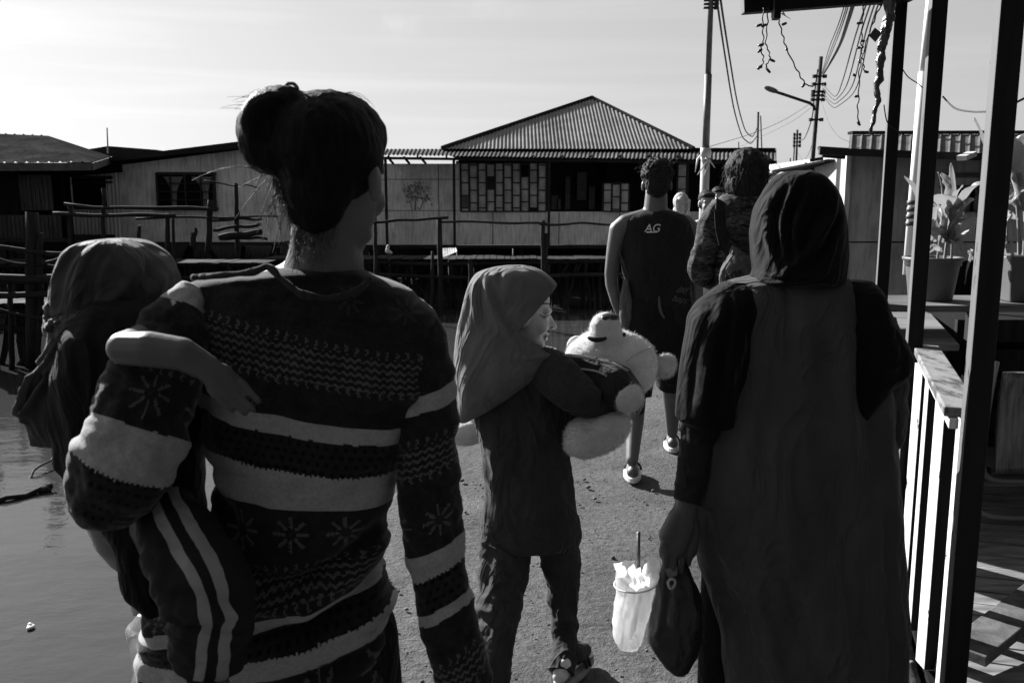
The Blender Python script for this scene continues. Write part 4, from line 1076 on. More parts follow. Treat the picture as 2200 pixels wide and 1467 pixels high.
light_string('fairy light strand hanging nearest left of the far post', [(1893, 10), (1878, 45), (1866, 75), (1853, 120), (1846, 155), (1845, 205), (1842, 235), (1846, 265)], [(1888, 8, 1895, 13), (1850, 103, 1855, 101), (1832, 160, 1839, 164), (1843, 207, 1836, 208), (1842, 262, 1848, 270)], 3.9)
light_string('fairy light strand doubled behind the nearest left strand', [(1856, 5), (1853, 50), (1850, 100), (1854, 130), (1857, 153)], [(1851, 50, 1841, 51), (1851, 102, 1841, 104), (1846, 128, 1849, 137), (1857, 154, 1866, 156), (1849, 88, 1858, 89)], 3.92)
# ------------------------------------------------------------------ folding chair
fc = thing('folding_chair', 'low metal tube chair with a shiny vinyl back behind the near porch post', 'chair', (2.3, 3.85, .06))
TUBE = plain('chair_tube', .2, .25, .6, .2, 4, .02)
def bend(pts, r, name, n=30):
    q = [V(p) for p in pts]; out = [V(cat([tuple(v) for v in q], i * (len(q) - 1) / n)) for i in range(n + 1)]
    m = MB(); m.tube(out, r, 10); return m.build(name, TUBE, fc, True)
L_ = 2.07; Rr = 2.60
bend([(L_, 3.72, .80), (L_ - .01, 3.74, .55), (L_, 3.76, .34), (L_ + .06, 3.78, .26), (L_ + .2, 3.78, .25), (Rr, 3.78, .25)], .014, 'back_frame')
bend([(L_ - .03, 3.80, .62), (L_ - .03, 3.80, .30), (L_ - .02, 3.80, .16), (L_ + .03, 3.78, .10), (L_ + .15, 3.76, .085), (Rr, 3.76, .085)], .014, 'leg')
bend([(L_ - .04, 3.9, .7), (L_ - .04, 4.0, .30), (L_ - .03, 4.02, .2), (L_ + .05, 4.03, .16), (L_ + .2, 4.03, .15), (Rr, 4.03, .15)], .012, 'leg')
vy = N('glossy_vinyl', .18, .6); f = vy.noise(7, 5, .6, (8, 8, .5)); vy.color(vy.ramp(f, [(.35, .05), (.65, .16)])); vy.bump(vy.noise(9, 3, .5, (6, 6, .6)), .35, .02)
m = MB(); i0 = 0
for k in range(25):
    for j in range(17):
        x = L_ + .035 + .55 * k / 24; z = .31 + .44 * j / 16
        m.v.append(V((x, 3.70 + .02 * math.sin(j / 16 * math.pi) + .006 * noise.noise(V((x * 14, z * 4, 0))), z)))
for k in range(24):
    for j in range(16):
        a = k * 17 + j; m.f.append((a, a + 17, a + 18, a + 1))
o = m.build('backrest', vy.m, fc, True); s = o.modifiers.new('thick', 'SOLIDIFY'); s.thickness = .03; s.offset = 1
m = MB(); m.box((L_ + .04, 3.74, .28), (Rr, 4.1, .32)); m.bevelled('seat', MATS.get('seat_vinyl') or plain('seat_vinyl', .04, .4), fc, .012)
# ------------------------------------------------------------------ people
random.seed(8)
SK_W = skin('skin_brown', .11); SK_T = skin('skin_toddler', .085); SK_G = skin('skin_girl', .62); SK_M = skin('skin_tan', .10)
HAIR = hairmat('black_hair'); 
def wchain(mb, pts): return mb.chain([V(p[:3]) for p in pts], [p[3] for p in pts])
def sweater(name, bands, waves, flakes, dots, dark=.016, zig=5, gain=1.0):
    q = N(name, .95, .1); u, v = q.uv()
    jt = q.mul(q.sub(q.noise(55, 2, .5), .5), 5.0)
    u = q.mul(q.M('ROUND', q.div(q.add(u, jt), 3.6)), 3.6); v = q.mul(q.M('ROUND', q.div(v, 3.0)), 3.0)
    tri = q.M('PINGPONG', u, 5.0)
    vz = q.add(v, q.sub(tri, 2.5))
    wob = q.mul(q.sub(q.noise(14, 3, .5), .5), 10.0)
    v = q.add(v, wob); vz = q.add(vz, wob)
    col = q.ramp(q.noise(40, 4, .6), [(.3, dark * .7), (.7, dark * 1.4)])
    for v0, v1, val, z in bands:
        a = q.within(vz if z & 1 else v, v0, 1e5); b = q.lt(vz if z & 2 else v, v1)
        col = q.mixv(q.mul(a, b), col, val * gain)
    for v0, v1 in waves:
        ph = q.add(v, q.mul(q.M('SINE', q.mul(u, .40)), 2.6))
        ln = q.gt(q.M('ABSOLUTE', q.sub(q.M('FRACT', q.div(q.sub(ph, v0), 15.0)), .5)), .33)
        col = q.mixv(q.mul(q.within(v, v0 + 2, v1), ln), col, .095 * gain)
        for vb, sg in ((v0 - 13, 1), (v1, -1)):
            hk = q.M('FRACT', q.div(q.add(u, q.mul(q.M('POWER', q.M('ABSOLUTE', q.sub(v, vb + 6)), 1.5), .28 * sg)), 20.0))
            col = q.mixv(q.mul(q.within(v, vb, vb + 13), q.lt(hk, .24)), col, .085 * gain)
    for vc, rad, per, u0, um, fv in [(tuple(f_) + (-1e5, .085))[:6] if len(f_) == 4 else f_ for f_ in flakes]:
        x = q.mul(q.sub(q.M('FRACT', q.div(q.sub(u, u0), per)), .5), per); y = q.sub(v, vc)
        r = q.M('SQRT', q.add(q.mul(x, x), q.mul(y, y))); th = q.M('ARCTAN2', y, x)
        an = q.mul(q.M('ABSOLUTE', q.sub(q.M('FRACT', q.add(q.div(th, math.pi / 4), .5)), .5)), math.pi / 4)
        wdt = q.add(q.mul(r, an), q.mul(q.M('PINGPONG', r, 4.0), .35))
        col = q.mixv(q.mul(q.mul(q.lt(wdt, 3.6), q.within(r, rad * .3, rad)), q.gt(u, um)), col, fv * gain)
        col = q.mixv(q.mul(q.lt(r, 3.0), q.gt(u, um)), col, .03)
    for v0, v1 in dots:
        x = q.sub(q.M('FRACT', q.div(q.add(u, q.mul(q.M('FLOOR', q.div(v, 18)), 9)), 18.0)), .5); y = q.sub(q.M('FRACT', q.div(v, 18.0)), .5)
        col = q.mixv(q.mul(q.within(v, v0, v1), q.lt(q.add(q.mul(x, x), q.mul(y, y)), .06)), col, .003)
    col = q.mul(col, q.ramp(q.noise(160, 4, .7), [(.25, .72), (.75, 1.22)]))
    q.color(col); q.bump(q.add(q.M('SINE', q.mul(u, 1.4)), q.M('SINE', q.mul(v, 1.4))), .12, .002); q.bump(q.noise(420, 3, .6), .35, .003); q.bump(q.noise(30, 3, .55), .25, .008)
    q.b.inputs['Sheen Weight'].default_value = .2; q.b.inputs['Sheen Roughness'].default_value = .4
    return q.m
LT = .30
# ================= woman in the patterned sweater
wo = thing('person', 'person in a patterned knit sweater with a hair bun, seen from behind, carrying a toddler', 'person', (-.35, 1.45, 0))
b = MB(); hc_ = P(716, 388, 1.42)
g, rot = head(b, hc_, (.30, .95, -.06), (0, 0, 1), 1.0, True)
pchain(b, [(716, 420, 1.43, 150), (697, 510, 1.44, 146), (700, 560, 1.45, 165), (690, 640, 1.47, 200)])
pchain(b, [(720, 600, 1.46, 90), (850, 715, 1.47, 70)]); pchain(b, [(690, 590, 1.46, 110), (500, 660, 1.47, 90)])
pchain(b, [(680, 720, 1.48, 200), (650, 900, 1.49, 210), (590, 1250, 1.50, 190)])
wchain(b, [(-.34, 1.51, .80, .075), (-.28, 1.5, .5, .06), (-.26, 1.46, .1, .045), (-.25, 1.6, .04, .04)])
wchain(b, [(-.46, 1.51, .80, .075), (-.48, 1.44, .5, .06), (-.50, 1.3, .1, .045), (-.49, 1.45, .04, .04)])
# forearm reaching under the toddler, and its hand
pchain(b, [(400, 690, 1.40, 80), (222, 1050, 1.38, 80), (218, 1085, 1.38, 92), (240, 1160, 1.46, 74), (262, 1195, 1.54, 62)])
hb_ = P(268, 1200, 1.55); b.cap2(hb_, .026, P(300, 1225, 1.58), .024)
fingers(b, [P(300 + 6 * k, 1212 + 8 * k, 1.585) for k in range(4)], [((.8, .2, -.1), (.7, -.3, .1), (.4, -.6, .2))] * 4, [.075, .08, .076, .06], .009)
fingers(b, [P(275, 1185, 1.55)], [((.5, -.3, .7), (.6, -.2, .5), (.7, 0, .3))], [.06], .010)
# hanging right arm and its hand below the frame
pchain(b, [(900, 720, 1.46, 70), (925, 1000, 1.45, 80), (990, 1440, 1.42, 60)])
hh = P(1012, 1530, 1.42); b.cap2(P(990, 1440, 1.42), .027, hh, .028)
fingers(b, [hh + V((-.01 + .004 * k, -.03 + .02 * k, -.015)) for k in range(4)], [((.05, .05, -1), (-.1, .1, -1), (-.3, .1, -.8))] * 4, [.07, .078, .075, .058], .0085)
fingers(b, [hh + V((-.02, .02, .03))], [((-.3, .6, -.7), (-.1, .5, -.9), (0, .3, -1))], [.06], .010)
b.blob('body', SK_W, wo, .0055, 3)
h = MB()
h.ell(g(-.018, 0, .046), (.104, .084, .090), rot, 28, 18); h.ell(g(-.056, -.004, -.004), (.048, .060, .066), rot, 24, 14); h.ell(g(-.056, .0, -.045), (.03, .048, .04), rot)
h.ell(g(-.045, 0, .025), (.066, .070, .065), rot)
h.ell(g(.01, 0, .066), (.085, .080, .072), rot)
def coil(mb, c, r, turns, rt, axis_x, axis_y, axis_z, ph=0.0):
    pts = []; rad = []
    for i in range(int(turns * 22) + 1):
        t = i / (turns * 22); an = t * turns * 2 * math.pi + ph
        pts.append(c + axis_x * r * math.cos(an) * (1 - .45 * t) + axis_y * r * math.sin(an) * (1 - .45 * t) + axis_z * (-.03 * t)); rad.append(rt * (.8 + .25 * math.sin(an * 1.7)))
    mb.tube(pts, rad, 10)
bc = P(600, 284, 1.385)
h.ell(bc, (.066, .052, .069)); h.cap2(bc + V((.02, .01, .02)), .045, g(-.045, .02, .075), .055)
coil(h, bc + V((0, -.018, 0)), .048, 2.1, .024, V((1, .1, 0)), V((0, .1, 1)), V((-.2, 1, 0)), .6)
coil(h, bc + V((-.008, .010, 0)), .050, 1.3, .022, V((.9, .3, .2)), V((-.1, .1, 1)), V((-.2, 1, 0)), 2.2)
hair = h.blob('hair', HAIR, wo, .0045, 2, lambda p: .0022 * noise.fractal(V((p.x * 60, p.y * 60, p.z * 24)), 1, 2, 3))
st = MB(); rnd = random.Random(3)
def strand(mb, a, b_, c, d_, r=.0006, n=12):
    a, b_, c, d_ = V(a), V(b_), V(c), V(d_); pts = []
    for i in range(n + 1):
        t = i / n; pts.append(a * (1 - t) ** 3 + b_ * 3 * t * (1 - t) ** 2 + c * 3 * t * t * (1 - t) + d_ * t ** 3)
    mb.tube(pts, [r * (1 - .6 * i / n) for i in range(n + 1)], 4)
def rp(x, y, d, s=8): return P(x + rnd.gauss(0, s), y + rnd.gauss(0, s), d + rnd.gauss(0, .006))
for k in range(120):
    t = rnd.random(); x0 = 585 + 70 * t; y0 = 362 + 30 * rnd.random()
    x1 = x0 + rnd.gauss(18, 28); y1 = rnd.uniform(430, 545)
    if x1 < 570 and rnd.random() < .6: x1 = 600
    strand(st, P(x0, y0, 1.36), rp(x0 + rnd.gauss(8, 14), y0 + 45, 1.355), rp((x0 + x1) / 2 + rnd.gauss(0, 16), (y0 + y1) / 2 + 10, 1.36), rp(x1, y1, 1.37 if x1 > 610 else 1.40), rnd.choice((.0005, .0007, .001)))
for k in range(110):
    x0 = 640 + rnd.random() ** 1.6 * 85; strand(st, P(x0, 455 + rnd.random() * 40, 1.362), rp(x0 - 4, 490, 1.36), rp(x0 - 9, 525, 1.364), rp(x0 - rnd.uniform(0, 34) * (1 - (x0 - 640) / 200), rnd.uniform(525, 585 if x0 < 720 else 555), 1.375), rnd.choice((.0007, .001)))
for (x0, y0, x1, y1, x2, y2) in ((585, 372, 545, 388, 512, 402), (575, 372, 520, 350, 445, 372), (560, 372, 500, 345, 412, 388), (575, 385, 540, 420, 505, 470), (600, 400, 575, 450, 552, 500), (590, 390, 572, 430, 556, 470), (600, 410, 580, 470, 562, 520), (612, 430, 598, 500, 585, 545), (570, 365, 556, 385, 530, 430)):
    strand(st, P(x0, y0, 1.37), P((x0 + x1) / 2, (y0 + y1) / 2 - 5, 1.37), P(x1, y1, 1.37), P(x2, y2, 1.38), .0009)
for k in range(46):   # fuzz over the top of the head and the bun
    an = rnd.uniform(.15, 2.6); cx, cy, rx, ry = ((712, 322, 94, 116) if k % 2 else (600, 286, 90, 94))
    x0 = cx + rx * math.cos(an) * .95; y0 = cy - ry * math.sin(an) * .95
    strand(st, P(x0, y0, 1.40), P(x0 - 10 * math.sin(an), y0 - 7, 1.4), P(x0 - 26, y0 - 8 + rnd.gauss(0, 4), 1.4), P(x0 - 40 + rnd.gauss(0, 14), y0 + rnd.gauss(2, 6), 1.4), .0005)
pts = [P(612, 205, 1.38), P(612, 190, 1.37), P(619, 180, 1.37), P(630, 180, 1.37), P(638, 190, 1.37), P(640, 206, 1.38)]
st.tube([V(cat([tuple(v) for v in pts], i * 5 / 24)) for i in range(25)], [.0042 - .0015 * math.sin(i / 24 * math.pi) for i in range(25)], 8)
for k in range(12):
    x0 = 700 + rnd.random() * 70; strand(st, P(x0 - 40, 214, 1.4), P(x0 - 20, 190 + rnd.gauss(0, 3), 1.4), P(x0 + 10, 194 + rnd.gauss(0, 4), 1.4), P(x0 + 40, 232 + rnd.gauss(0, 8), 1.4), .0005)
so_ = st.build('flyaway_hair', hairmat('sunlit_stray_hair', .10, (1, 1, 1)), hair, True)  # paler than the black hair: sunlight on loose strands put into the colour
def vt(px, py, si):
    # pattern lines run down to the right over the back and up to the right below the waist
    ks = [(560, .25), (700, .22), (850, .18), (980, .16), (1060, .10), (1140, -.02), (1210, -.24), (1290, -.26), (1360, -.20), (1450, -.05), (1700, 0)]
    for (a, s0), (c, s1) in zip(ks, ks[1:]):
        if a <= py <= c: sl = s0 + (s1 - s0) * (py - a) / (c - a); break
    else: sl = 0
    return (px - 650, py - sl * (px - 650))
SWT = sweater('sweater_knit', [(862, 897, LT, 0), (970, 1046, LT, 1), (1246, 1272, LT, 0), (1322, 1378, LT, 1), (1600, 1640, LT, 0)], [(706, 782), (1168, 1228), (1478, 1540)], [(605, 30, 110, 65, 60, .035), (1096, 36, 104, 62), (1420, 40, 116, 10)], [(897, 966), (1276, 1322)])
fold_t = [fold([(545, 1200), (600, 1225), (690, 1235), (815, 1160)], 20, .010), fold([(560, 1165), (640, 1195), (720, 1185), (825, 1110)], 16, -.010), fold([(560, 1300), (640, 1290), (740, 1262), (832, 1205)], 14, -.012), fold([(540, 1350), (690, 1325), (832, 1280)], 22, .010), fold([(540, 1405), (700, 1385), (832, 1340)], 14, -.010), fold([(430, 700), (470, 800), (455, 900)], 16, -.006), fold([(610, 620), (640, 760), (615, 870)], 12, -.004), (700, 610, 610, 640, 14, -.006), (650, 700, 640, 860, 20, -.004), (560, 1040, 700, 1000, 10, -.004), (640, 1035, 690, 990, 8, -.005), (570, 1220, 690, 1235, 26, .010), (690, 1235, 815, 1160, 26, .012), (580, 1175, 700, 1190, 18, -.010), (700, 1190, 820, 1110, 16, -.010), (600, 1290, 720, 1270, 16, -.010), (720, 1270, 830, 1210, 14, -.012), (560, 1330, 830, 1290, 22, .008), (560, 1400, 830, 1340, 16, -.008), (440, 1000, 520, 1060, 18, -.008), (850, 800, 880, 960, 14, -.006), (470, 960, 500, 1010, 12, .006), (330, 1300, 380, 1320, 14, .010), (320, 1370, 380, 1400, 18, -.006)]
def dt(px, py, si):
    return wr(px, py, 120, 60, .009, 3, 3) + (ridges(px, py, fold_t) if si < .2 else 0) + (wr(px, py, 70, 22, .006, 7, 2) * max(0, min(1, (py - 1080) / 80)))
tr_ = [(574, 590, 772, 1.45, .055), (584, 560, 790, 1.45, .070), (594, 470, 815, 1.455, .078), (606, 418, 845, 1.46, .082), (632, 404, 890, 1.46, .092), (665, 402, 925, 1.46, .102), (705, 404, 945, 1.465, .112), (760, 412, 950, 1.47, .118), (830, 428, 935, 1.47, .120), (910, 440, 895, 1.47, .118), (990, 462, 858, 1.47, .115), (1080, 462, 842, 1.48, .112), (1170, 430, 818, 1.48, .118), (1250, 372, 830, 1.48, .130), (1310, 325, 836, 1.48, .135), (1380, 305, 832, 1.48, .135), (1467, 292, 832, 1.48, .135), (1540, 290, 835, 1.48, .135), (1600, 300, 830, 1.48, .13)]
sw = garment('sweater', tr_, SWT, wo, 150, 260, dt, vt, 2.3)
cl = MB(); pts = [P(415, 596, 1.41), P(470, 592, 1.37), P(540, 585, 1.36), P(575, 573, 1.365), P(605, 600, 1.352), P(650, 632, 1.342), P(710, 640, 1.345), P(765, 625, 1.36), P(795, 600, 1.39)]
out = [V(cat([tuple(v) for v in pts], i * 8 / 60)) for i in range(61)]
cl.tube(out, [.0055 + .003 * noise.noise(V((i * .22, 0, 2))) for i in range(61)], 10)
cl.build('collar', cloth('collar_knit', .03, .95, .4), sw, True)
SWR = sweater('sleeve_knit', [(176, 214, LT, 0), (506, 560, LT, 2), (628, 652, LT, 0)], [(278, 340), (738, 790)], [(445, 34, 95, 62)], [(562, 626)])
def skew(o, k):
    l = o.data.uv_layers['pat'].data
    for d_ in l: d_.uv = (d_.uv[0], d_.uv[1] + k * d_.uv[0])
fr = [(-40, 330, 40, 350, 12, .004), (-40, 400, 50, 430, 14, -.004), (-40, 560, 40, 540, 14, -.005)]
rs = limb('sleeve', [(872, 668, 1.46, 60), (896, 708, 1.457, 100), (910, 785, 1.45, 126), (916, 870, 1.45, 130), (918, 980, 1.445, 134), (926, 1100, 1.44, 140), (944, 1230, 1.43, 124), (968, 1350, 1.42, 122), (998, 1460, 1.415, 118), (1010, 1510, 1.415, 100)], SWR, sw, 72, 170, lambda u, L, si: wr(u, L, 40, 50, .007, 12, 3) + ridges(u, L, fr))
skew(rs, .30)
SWL = sweater('raised_sleeve_knit', [(-20, 48, LT, 0), (318, 402, LT, 2)], [(168, 205)], [(262, 42, 118, 59)], [(404, 520)])
ls = limb('sleeve', [(425, 628, 1.42, 60), (398, 662, 1.40, 110), (362, 740, 1.37, 165), (330, 830, 1.335, 195), (304, 900, 1.31, 206), (278, 965, 1.295, 212), (252, 1020, 1.29, 205), (232, 1062, 1.295, 170), (222, 1092, 1.305, 120)], SWL, sw, 80, 170, lambda u, L, si: wr(u, L, 60, 60, .010, 22, 3))
m = MB(); 
def ring_of(px, py, d, w_, h_, tilt, n=40):
    c = P(px, py, d); k = mpp(d, py); return [c + V((math.cos(a) * w_ / 2 * k * math.cos(tilt) - math.sin(a) * h_ / 2 * k * math.sin(tilt), -math.sin(a + .4) * .02, -(math.cos(a) * w_ / 2 * k * math.sin(tilt) + math.sin(a) * h_ / 2 * k * math.cos(tilt)))) for a in [2 * math.pi * i / n for i in range(n + 1)]]
m.tube(ring_of(222, 1072, 1.30, 128, 62, .42), .005, 8); m.build('cuff', cloth('cuff_knit', .10, .95, .5), ls, True)
# wide trousers to the ground
TRW = cloth('dark_trousers', .012)
for xs in ((-.30, 1.50, .70, .095), (-.28, 1.52, .45, .085), (-.26, 1.46, .12, .075)), ((-.48, 1.50, .70, .095), (-.48, 1.44, .45, .085), (-.50, 1.3, .12, .075)): wchain(mm := MB(), xs); mm.blob('trouser_leg', TRW, wo, .012, 3)

# ================= toddler carried on the hip
to = thing('person', 'toddler in a draped head scarf carried on the hip, bare arm over the sweater', 'person', P(300, 1000, 1.45))
b = MB(); hd = P(248, 652, 1.53); head(b, hd, (.25, .95, -.1), (.05, 0, 1), .78, False)
pchain(b, [(250, 700, 1.47, 110), (260, 850, 1.47, 200), (300, 1080, 1.45, 210)])
pchain(b, [(330, 720, 1.40, 70), (290, 738, 1.30, 70), (266, 748, 1.235, 72), (320, 750, 1.225, 78), (390, 760, 1.225, 72), (444, 790, 1.235, 58), (462, 806, 1.24, 54)])
pchain(b, [(456, 800, 1.24, 58), (490, 834, 1.25, 54)]); pchain(b, [(462, 812, 1.24, 50), (470, 840, 1.25, 42)]); pchain(b, [(478, 802, 1.25, 44), (504, 830, 1.265, 38)])
fingers(b, [P(453 + 21 * k, 838 - 5 * k + (5 if k in (1, 2) else 0), 1.236 + .006 * k) for k in range(4)], [((-.16 + .10 * k, .05, -1), (-.08 + .08 * k, .40, -1), (.05, .9, -.6))] * 4, [.048, .056, .053, .043], .0060)
fingers(b, [P(502, 812, 1.262)], [((.7, .3, -.7), (.5, .4, -.9), (.2, .5, -1))], [.040], .0080)
pchain(b, [(330, 1100, 1.40, 150), (460, 1290, 1.26, 100), (450, 1440, 1.25, 60), (470, 1475, 1.22, 50)]); pchain(b, [(300, 1080, 1.48, 150), (420, 1200, 1.66, 100), (430, 1400, 1.66, 60)])
b.blob('body', SK_T, to, .0026, 1)
dr_ = [(640, 200, 345, 1.46, .06), (668, 180, 385, 1.45, .085), (720, 150, 425, 1.44, .10), (800, 128, 440, 1.44, .105), (880, 118, 440, 1.45, .10), (950, 128, 430, 1.45, .10), (985, 130, 430, 1.45, .10), (1060, 200, 430, 1.45, .10), (1140, 260, 430, 1.44, .11), (1230, 285, 420, 1.43, .11), (1275, 330, 410, 1.42, .09)]
garment('dress', dr_, cloth('black_dress', .010), to, 90, 140, lambda px, py, si: wr(px, py, 50, 140, .006, 4, 3))
cap_ = [(655, 150, 340, 1.485, .075), (690, 122, 300, 1.475, .07), (730, 108, 258, 1.465, .055), (770, 94, 215, 1.465, .045), (800, 80, 188, 1.465, .04), (850, 62, 176, 1.465, .036), (893, 48, 168, 1.465, .03), (900, 52, 150, 1.465, .028), (945, 70, 190, 1.485, .03), (952, 72, 200, 1.485, .03)]
cpf = [fold([(290, 660), (200, 690), (130, 770), (90, 800)], 6, .012), fold([(260, 655), (190, 680), (140, 735)], 5, .008), fold([(100, 785), (75, 850), (50, 895)], 5, .010), fold([(120, 800), (92, 850), (72, 905)], 5, .010), (250, 665, 130, 790, 7, .010), (215, 668, 105, 770, 7, .008), (190, 700, 200, 720, 8, -.004), (130, 800, 72, 895, 6, .010), (95, 800, 52, 885, 5, .010), (115, 800, 60, 890, 5, -.012), (170, 720, 190, 790, 8, -.006)]
cape = garment('cape', cap_, cloth('grey_cape', .055, .9, .4), to, 110, 170, lambda px, py, si: wr(px, py, 30, 60, .004, 14, 3) + (ridges(px, py, cpf) if si < .3 else 0))
rf_ = MB(); rr_ = random.Random(6)
out = []
for i in range(90):
    t = i / 89; x = 108 + 90 * t; y = 700 - 20 * t + 9 * math.sin(i * .9); out.append(P(x - 6 * math.cos(i * .9), y, 1.435 - .02 * math.sin(i * 1.3)))
rf_.tube(out, [.006] * 90, 8)
out = [P(105 + 4 * math.sin(i * 1.1), 655 + i * 1.6, 1.465 - .015 * math.sin(i * .8)) for i in range(40)]; rf_.tube(out, [.007] * 40, 8)
rf_.build('ruffle', cloth('ruffle_cloth', .10, .9, .4), cape, True)
hj = [(513, 226, 264, 1.515, .035), (517, 202, 292, 1.516, .072), (528, 176, 323, 1.520, .092), (556, 153, 354, 1.522, .106), (600, 135, 374, 1.523, .110), (640, 125, 382, 1.525, .110), (668, 121, 384, 1.520, .108), (695, 112, 370, 1.515, .10), (715, 112, 340, 1.505, .08)]
hjf = [fold([(228, 505), (185, 555), (166, 660)], 8, .006), fold([(250, 505), (205, 560), (185, 670)], 7, -.006), fold([(275, 500), (240, 560), (222, 670)], 9, .007), fold([(295, 505), (268, 580), (250, 660)], 8, -.006), fold([(305, 505), (332, 560), (318, 610), (255, 668)], 10, .008), fold([(320, 510), (350, 575), (335, 630), (300, 670)], 7, -.008), fold([(335, 520), (366, 580), (358, 670)], 8, .008), fold([(200, 520), (158, 580), (145, 660)], 7, .005), fold([(120, 676), (250, 664), (385, 662)], 6, -.008)]
garment('head_scarf', hj, cloth('grey_scarf', .055, .75, .3), to, 130, 170, lambda px, py, si: wr(px, py, 45, 110, .004, 5, 2) + ridges(px, py, hjf) * max(0, min(1, (.5 - si) / .6)))
TRK = N('track_trousers', .85, .2); u, v = TRK.uv()
uu = TRK.add(u, TRK.mul(TRK.sub(TRK.noise(14, 3, .5), .5), 14.0))
TRK.color(TRK.mixv(TRK.mx(TRK.within(uu, -24, -2), TRK.within(uu, 20, 44)), .013, .27)); TRK.bump(TRK.noise(40, 4, .6), .35, .006); TRK.bump(TRK.noise(600, 2, .5), .2, .002)
tf = [(-60, 190, 60, 230, 10, -.008), (-60, 215, 70, 250, 10, .008), (-50, 245, 60, 262, 8, -.008), (-70, 90, 20, 160, 16, .006)]
limb('trouser_leg', [(352, 1090, 1.35, 130), (376, 1140, 1.31, 160), (408, 1200, 1.275, 186), (440, 1262, 1.25, 200), (455, 1320, 1.245, 186), (450, 1375, 1.245, 168), (445, 1425, 1.245, 150), (444, 1432, 1.245, 142)], TRK.m, to, 80, 150, lambda u, L, si: wr(u, L, 46, 46, .006, 31, 3) + ridges(u, L, tf), .8)
limb('trouser_leg', [(330, 1090, 1.50, 150), (400, 1200, 1.66, 130), (430, 1400, 1.68, 110)], TRK.m, to, 40, 40)
m = MB(); pchain(m, [(440, 1440, 1.24, 84), (455, 1500, 1.215, 78), (478, 1512, 1.19, 64)]); m.blob('shoe', cloth('dark_shoe', .018), to, .006, 3)
# plastic bag hanging from the woman's forearm
pb = thing('plastic_bag', 'clear plastic carrier bag hanging by its stretched handles below the toddler', 'bag', P(300, 1400, 1.52))
PLAS = N('thin_plastic', .25, .5); PLAS.color(.22); PLAS.bump(PLAS.noise(30, 4, .6), .4, .01)
tr2 = PLAS.n.new('ShaderNodeBsdfTransparent'); mx2 = PLAS.n.new('ShaderNodeMixShader'); mx2.inputs[0].default_value = .35; tl = PLAS.n.new('ShaderNodeBsdfTranslucent'); tl.inputs[0].default_value = (.3, .3, .3, 1); mx3 = PLAS.n.new('ShaderNodeMixShader'); mx3.inputs[0].default_value = .5
PLAS.l.new(PLAS.b.outputs[0], mx3.inputs[1]); PLAS.l.new(tl.outputs[0], mx3.inputs[2]); PLAS.l.new(mx3.outputs[0], mx2.inputs[1]); PLAS.l.new(tr2.outputs[0], mx2.inputs[2]); PLAS.l.new(mx2.outputs[0], PLAS.n['Material Output'].inputs[0])
for pts in ([(264, 1120, 1.50), (268, 1170, 1.50), (276, 1220, 1.51), (292, 1320, 1.52)], [(270, 1165, 1.50), (284, 1215, 1.50), (300, 1262, 1.51), (318, 1300, 1.52)], [(244, 1100, 1.46), (236, 1122, 1.46), (240, 1140, 1.46), (262, 1170, 1.49)]):
    m = MB(); q = [P(*p) for p in pts]; out = [V(cat([tuple(v) for v in q], i * 3 / 20)) for i in range(21)]; m.tube(out, [.0055 + .002 * math.sin(i * .8) for i in range(21)], 8); m.build('handle', plain('white_handle', .5, .4), pb, True)
garment('bag', [(1318, 300, 325, 1.55, .012), (1335, 282, 345, 1.55, .03), (1350, 276, 370, 1.55, .05), (1400, 292, 390, 1.55, .06), (1470, 304, 400, 1.55, .06), (1520, 312, 390, 1.55, .04)], PLAS.m, pb, 60, 60, lambda px, py, si: wr(px, py, 20, 50, .006, 2, 3))

# ================= woman in the black head scarf
hw = thing('person', 'person in a black head scarf and long dark tunic, seen from behind, carrying bags', 'person', (.72, 2.2, 0))
b = MB(); head(b, P(1716, 480, 2.2), (-.05, 1, -.05), (0, 0, 1), .98, True)
pchain(b, [(1716, 530, 2.2, 110), (1714, 640, 2.22, 120), (1712, 760, 2.24, 260), (1712, 1000, 2.24, 260), (1712, 1250, 2.24, 280)])
pchain(b, [(1714, 640, 2.22, 90), (1560, 680, 2.2, 90), (1505, 880, 2.17, 72), (1484, 1030, 2.13, 58), (1474, 1090, 2.11, 50)])
pchain(b, [(1714, 640, 2.22, 90), (1860, 680, 2.22, 90), (1908, 860, 2.2, 66), (1908, 920, 2.19, 58), (1860, 930, 2.34, 50), (1800, 925, 2.42, 44)])
pchain(b, [(1472, 1092, 2.11, 50), (1462, 1130, 2.105, 62), (1448, 1170, 2.10, 58)]); pchain(b, [(1474, 1100, 2.11, 46), (1482, 1140, 2.12, 48), (1474, 1178, 2.125, 50)]); pchain(b, [(1455, 1110, 2.10, 40), (1436, 1150, 2.09, 42)])
fingers(b, [P(1431, 1172, 2.08), P(1448, 1181, 2.085), P(1465, 1181, 2.10), P(1481, 1174, 2.115)], [((-.05, -.25, -1), (.05, .35, -1), (.1, 1, -.15))] * 4, [.074, .084, .078, .062], .0096)
fingers(b, [P(1436, 1142, 2.085)], [((-.35, -.1, -1), (-.25, 0, -1), (.1, .1, -1))], [.066], .0112)
hwx = P(1790, 925, 2.43); fingers(b, [hwx + V((-.02, 0, .03 - .018 * k)) for k in range(4)], [((-1, .1, 0), (-1, -.2, 0), (-.6, -.5, 0))] * 4, [.07, .08, .076, .06], .009)
wchain(b, [(.62, 2.24, .85, .11), (.61, 2.3, .48, .065), (.60, 2.28, .10, .042), (.60, 2.42, .04, .04)]); wchain(b, [(.82, 2.26, .85, .10), (.83, 2.19, .48, .065), (.84, 2.10, .10, .042), (.84, 2.15, .04, .04)])
b.blob('body', skin('skin_dark_brown', .06), hw, .0042, 2)
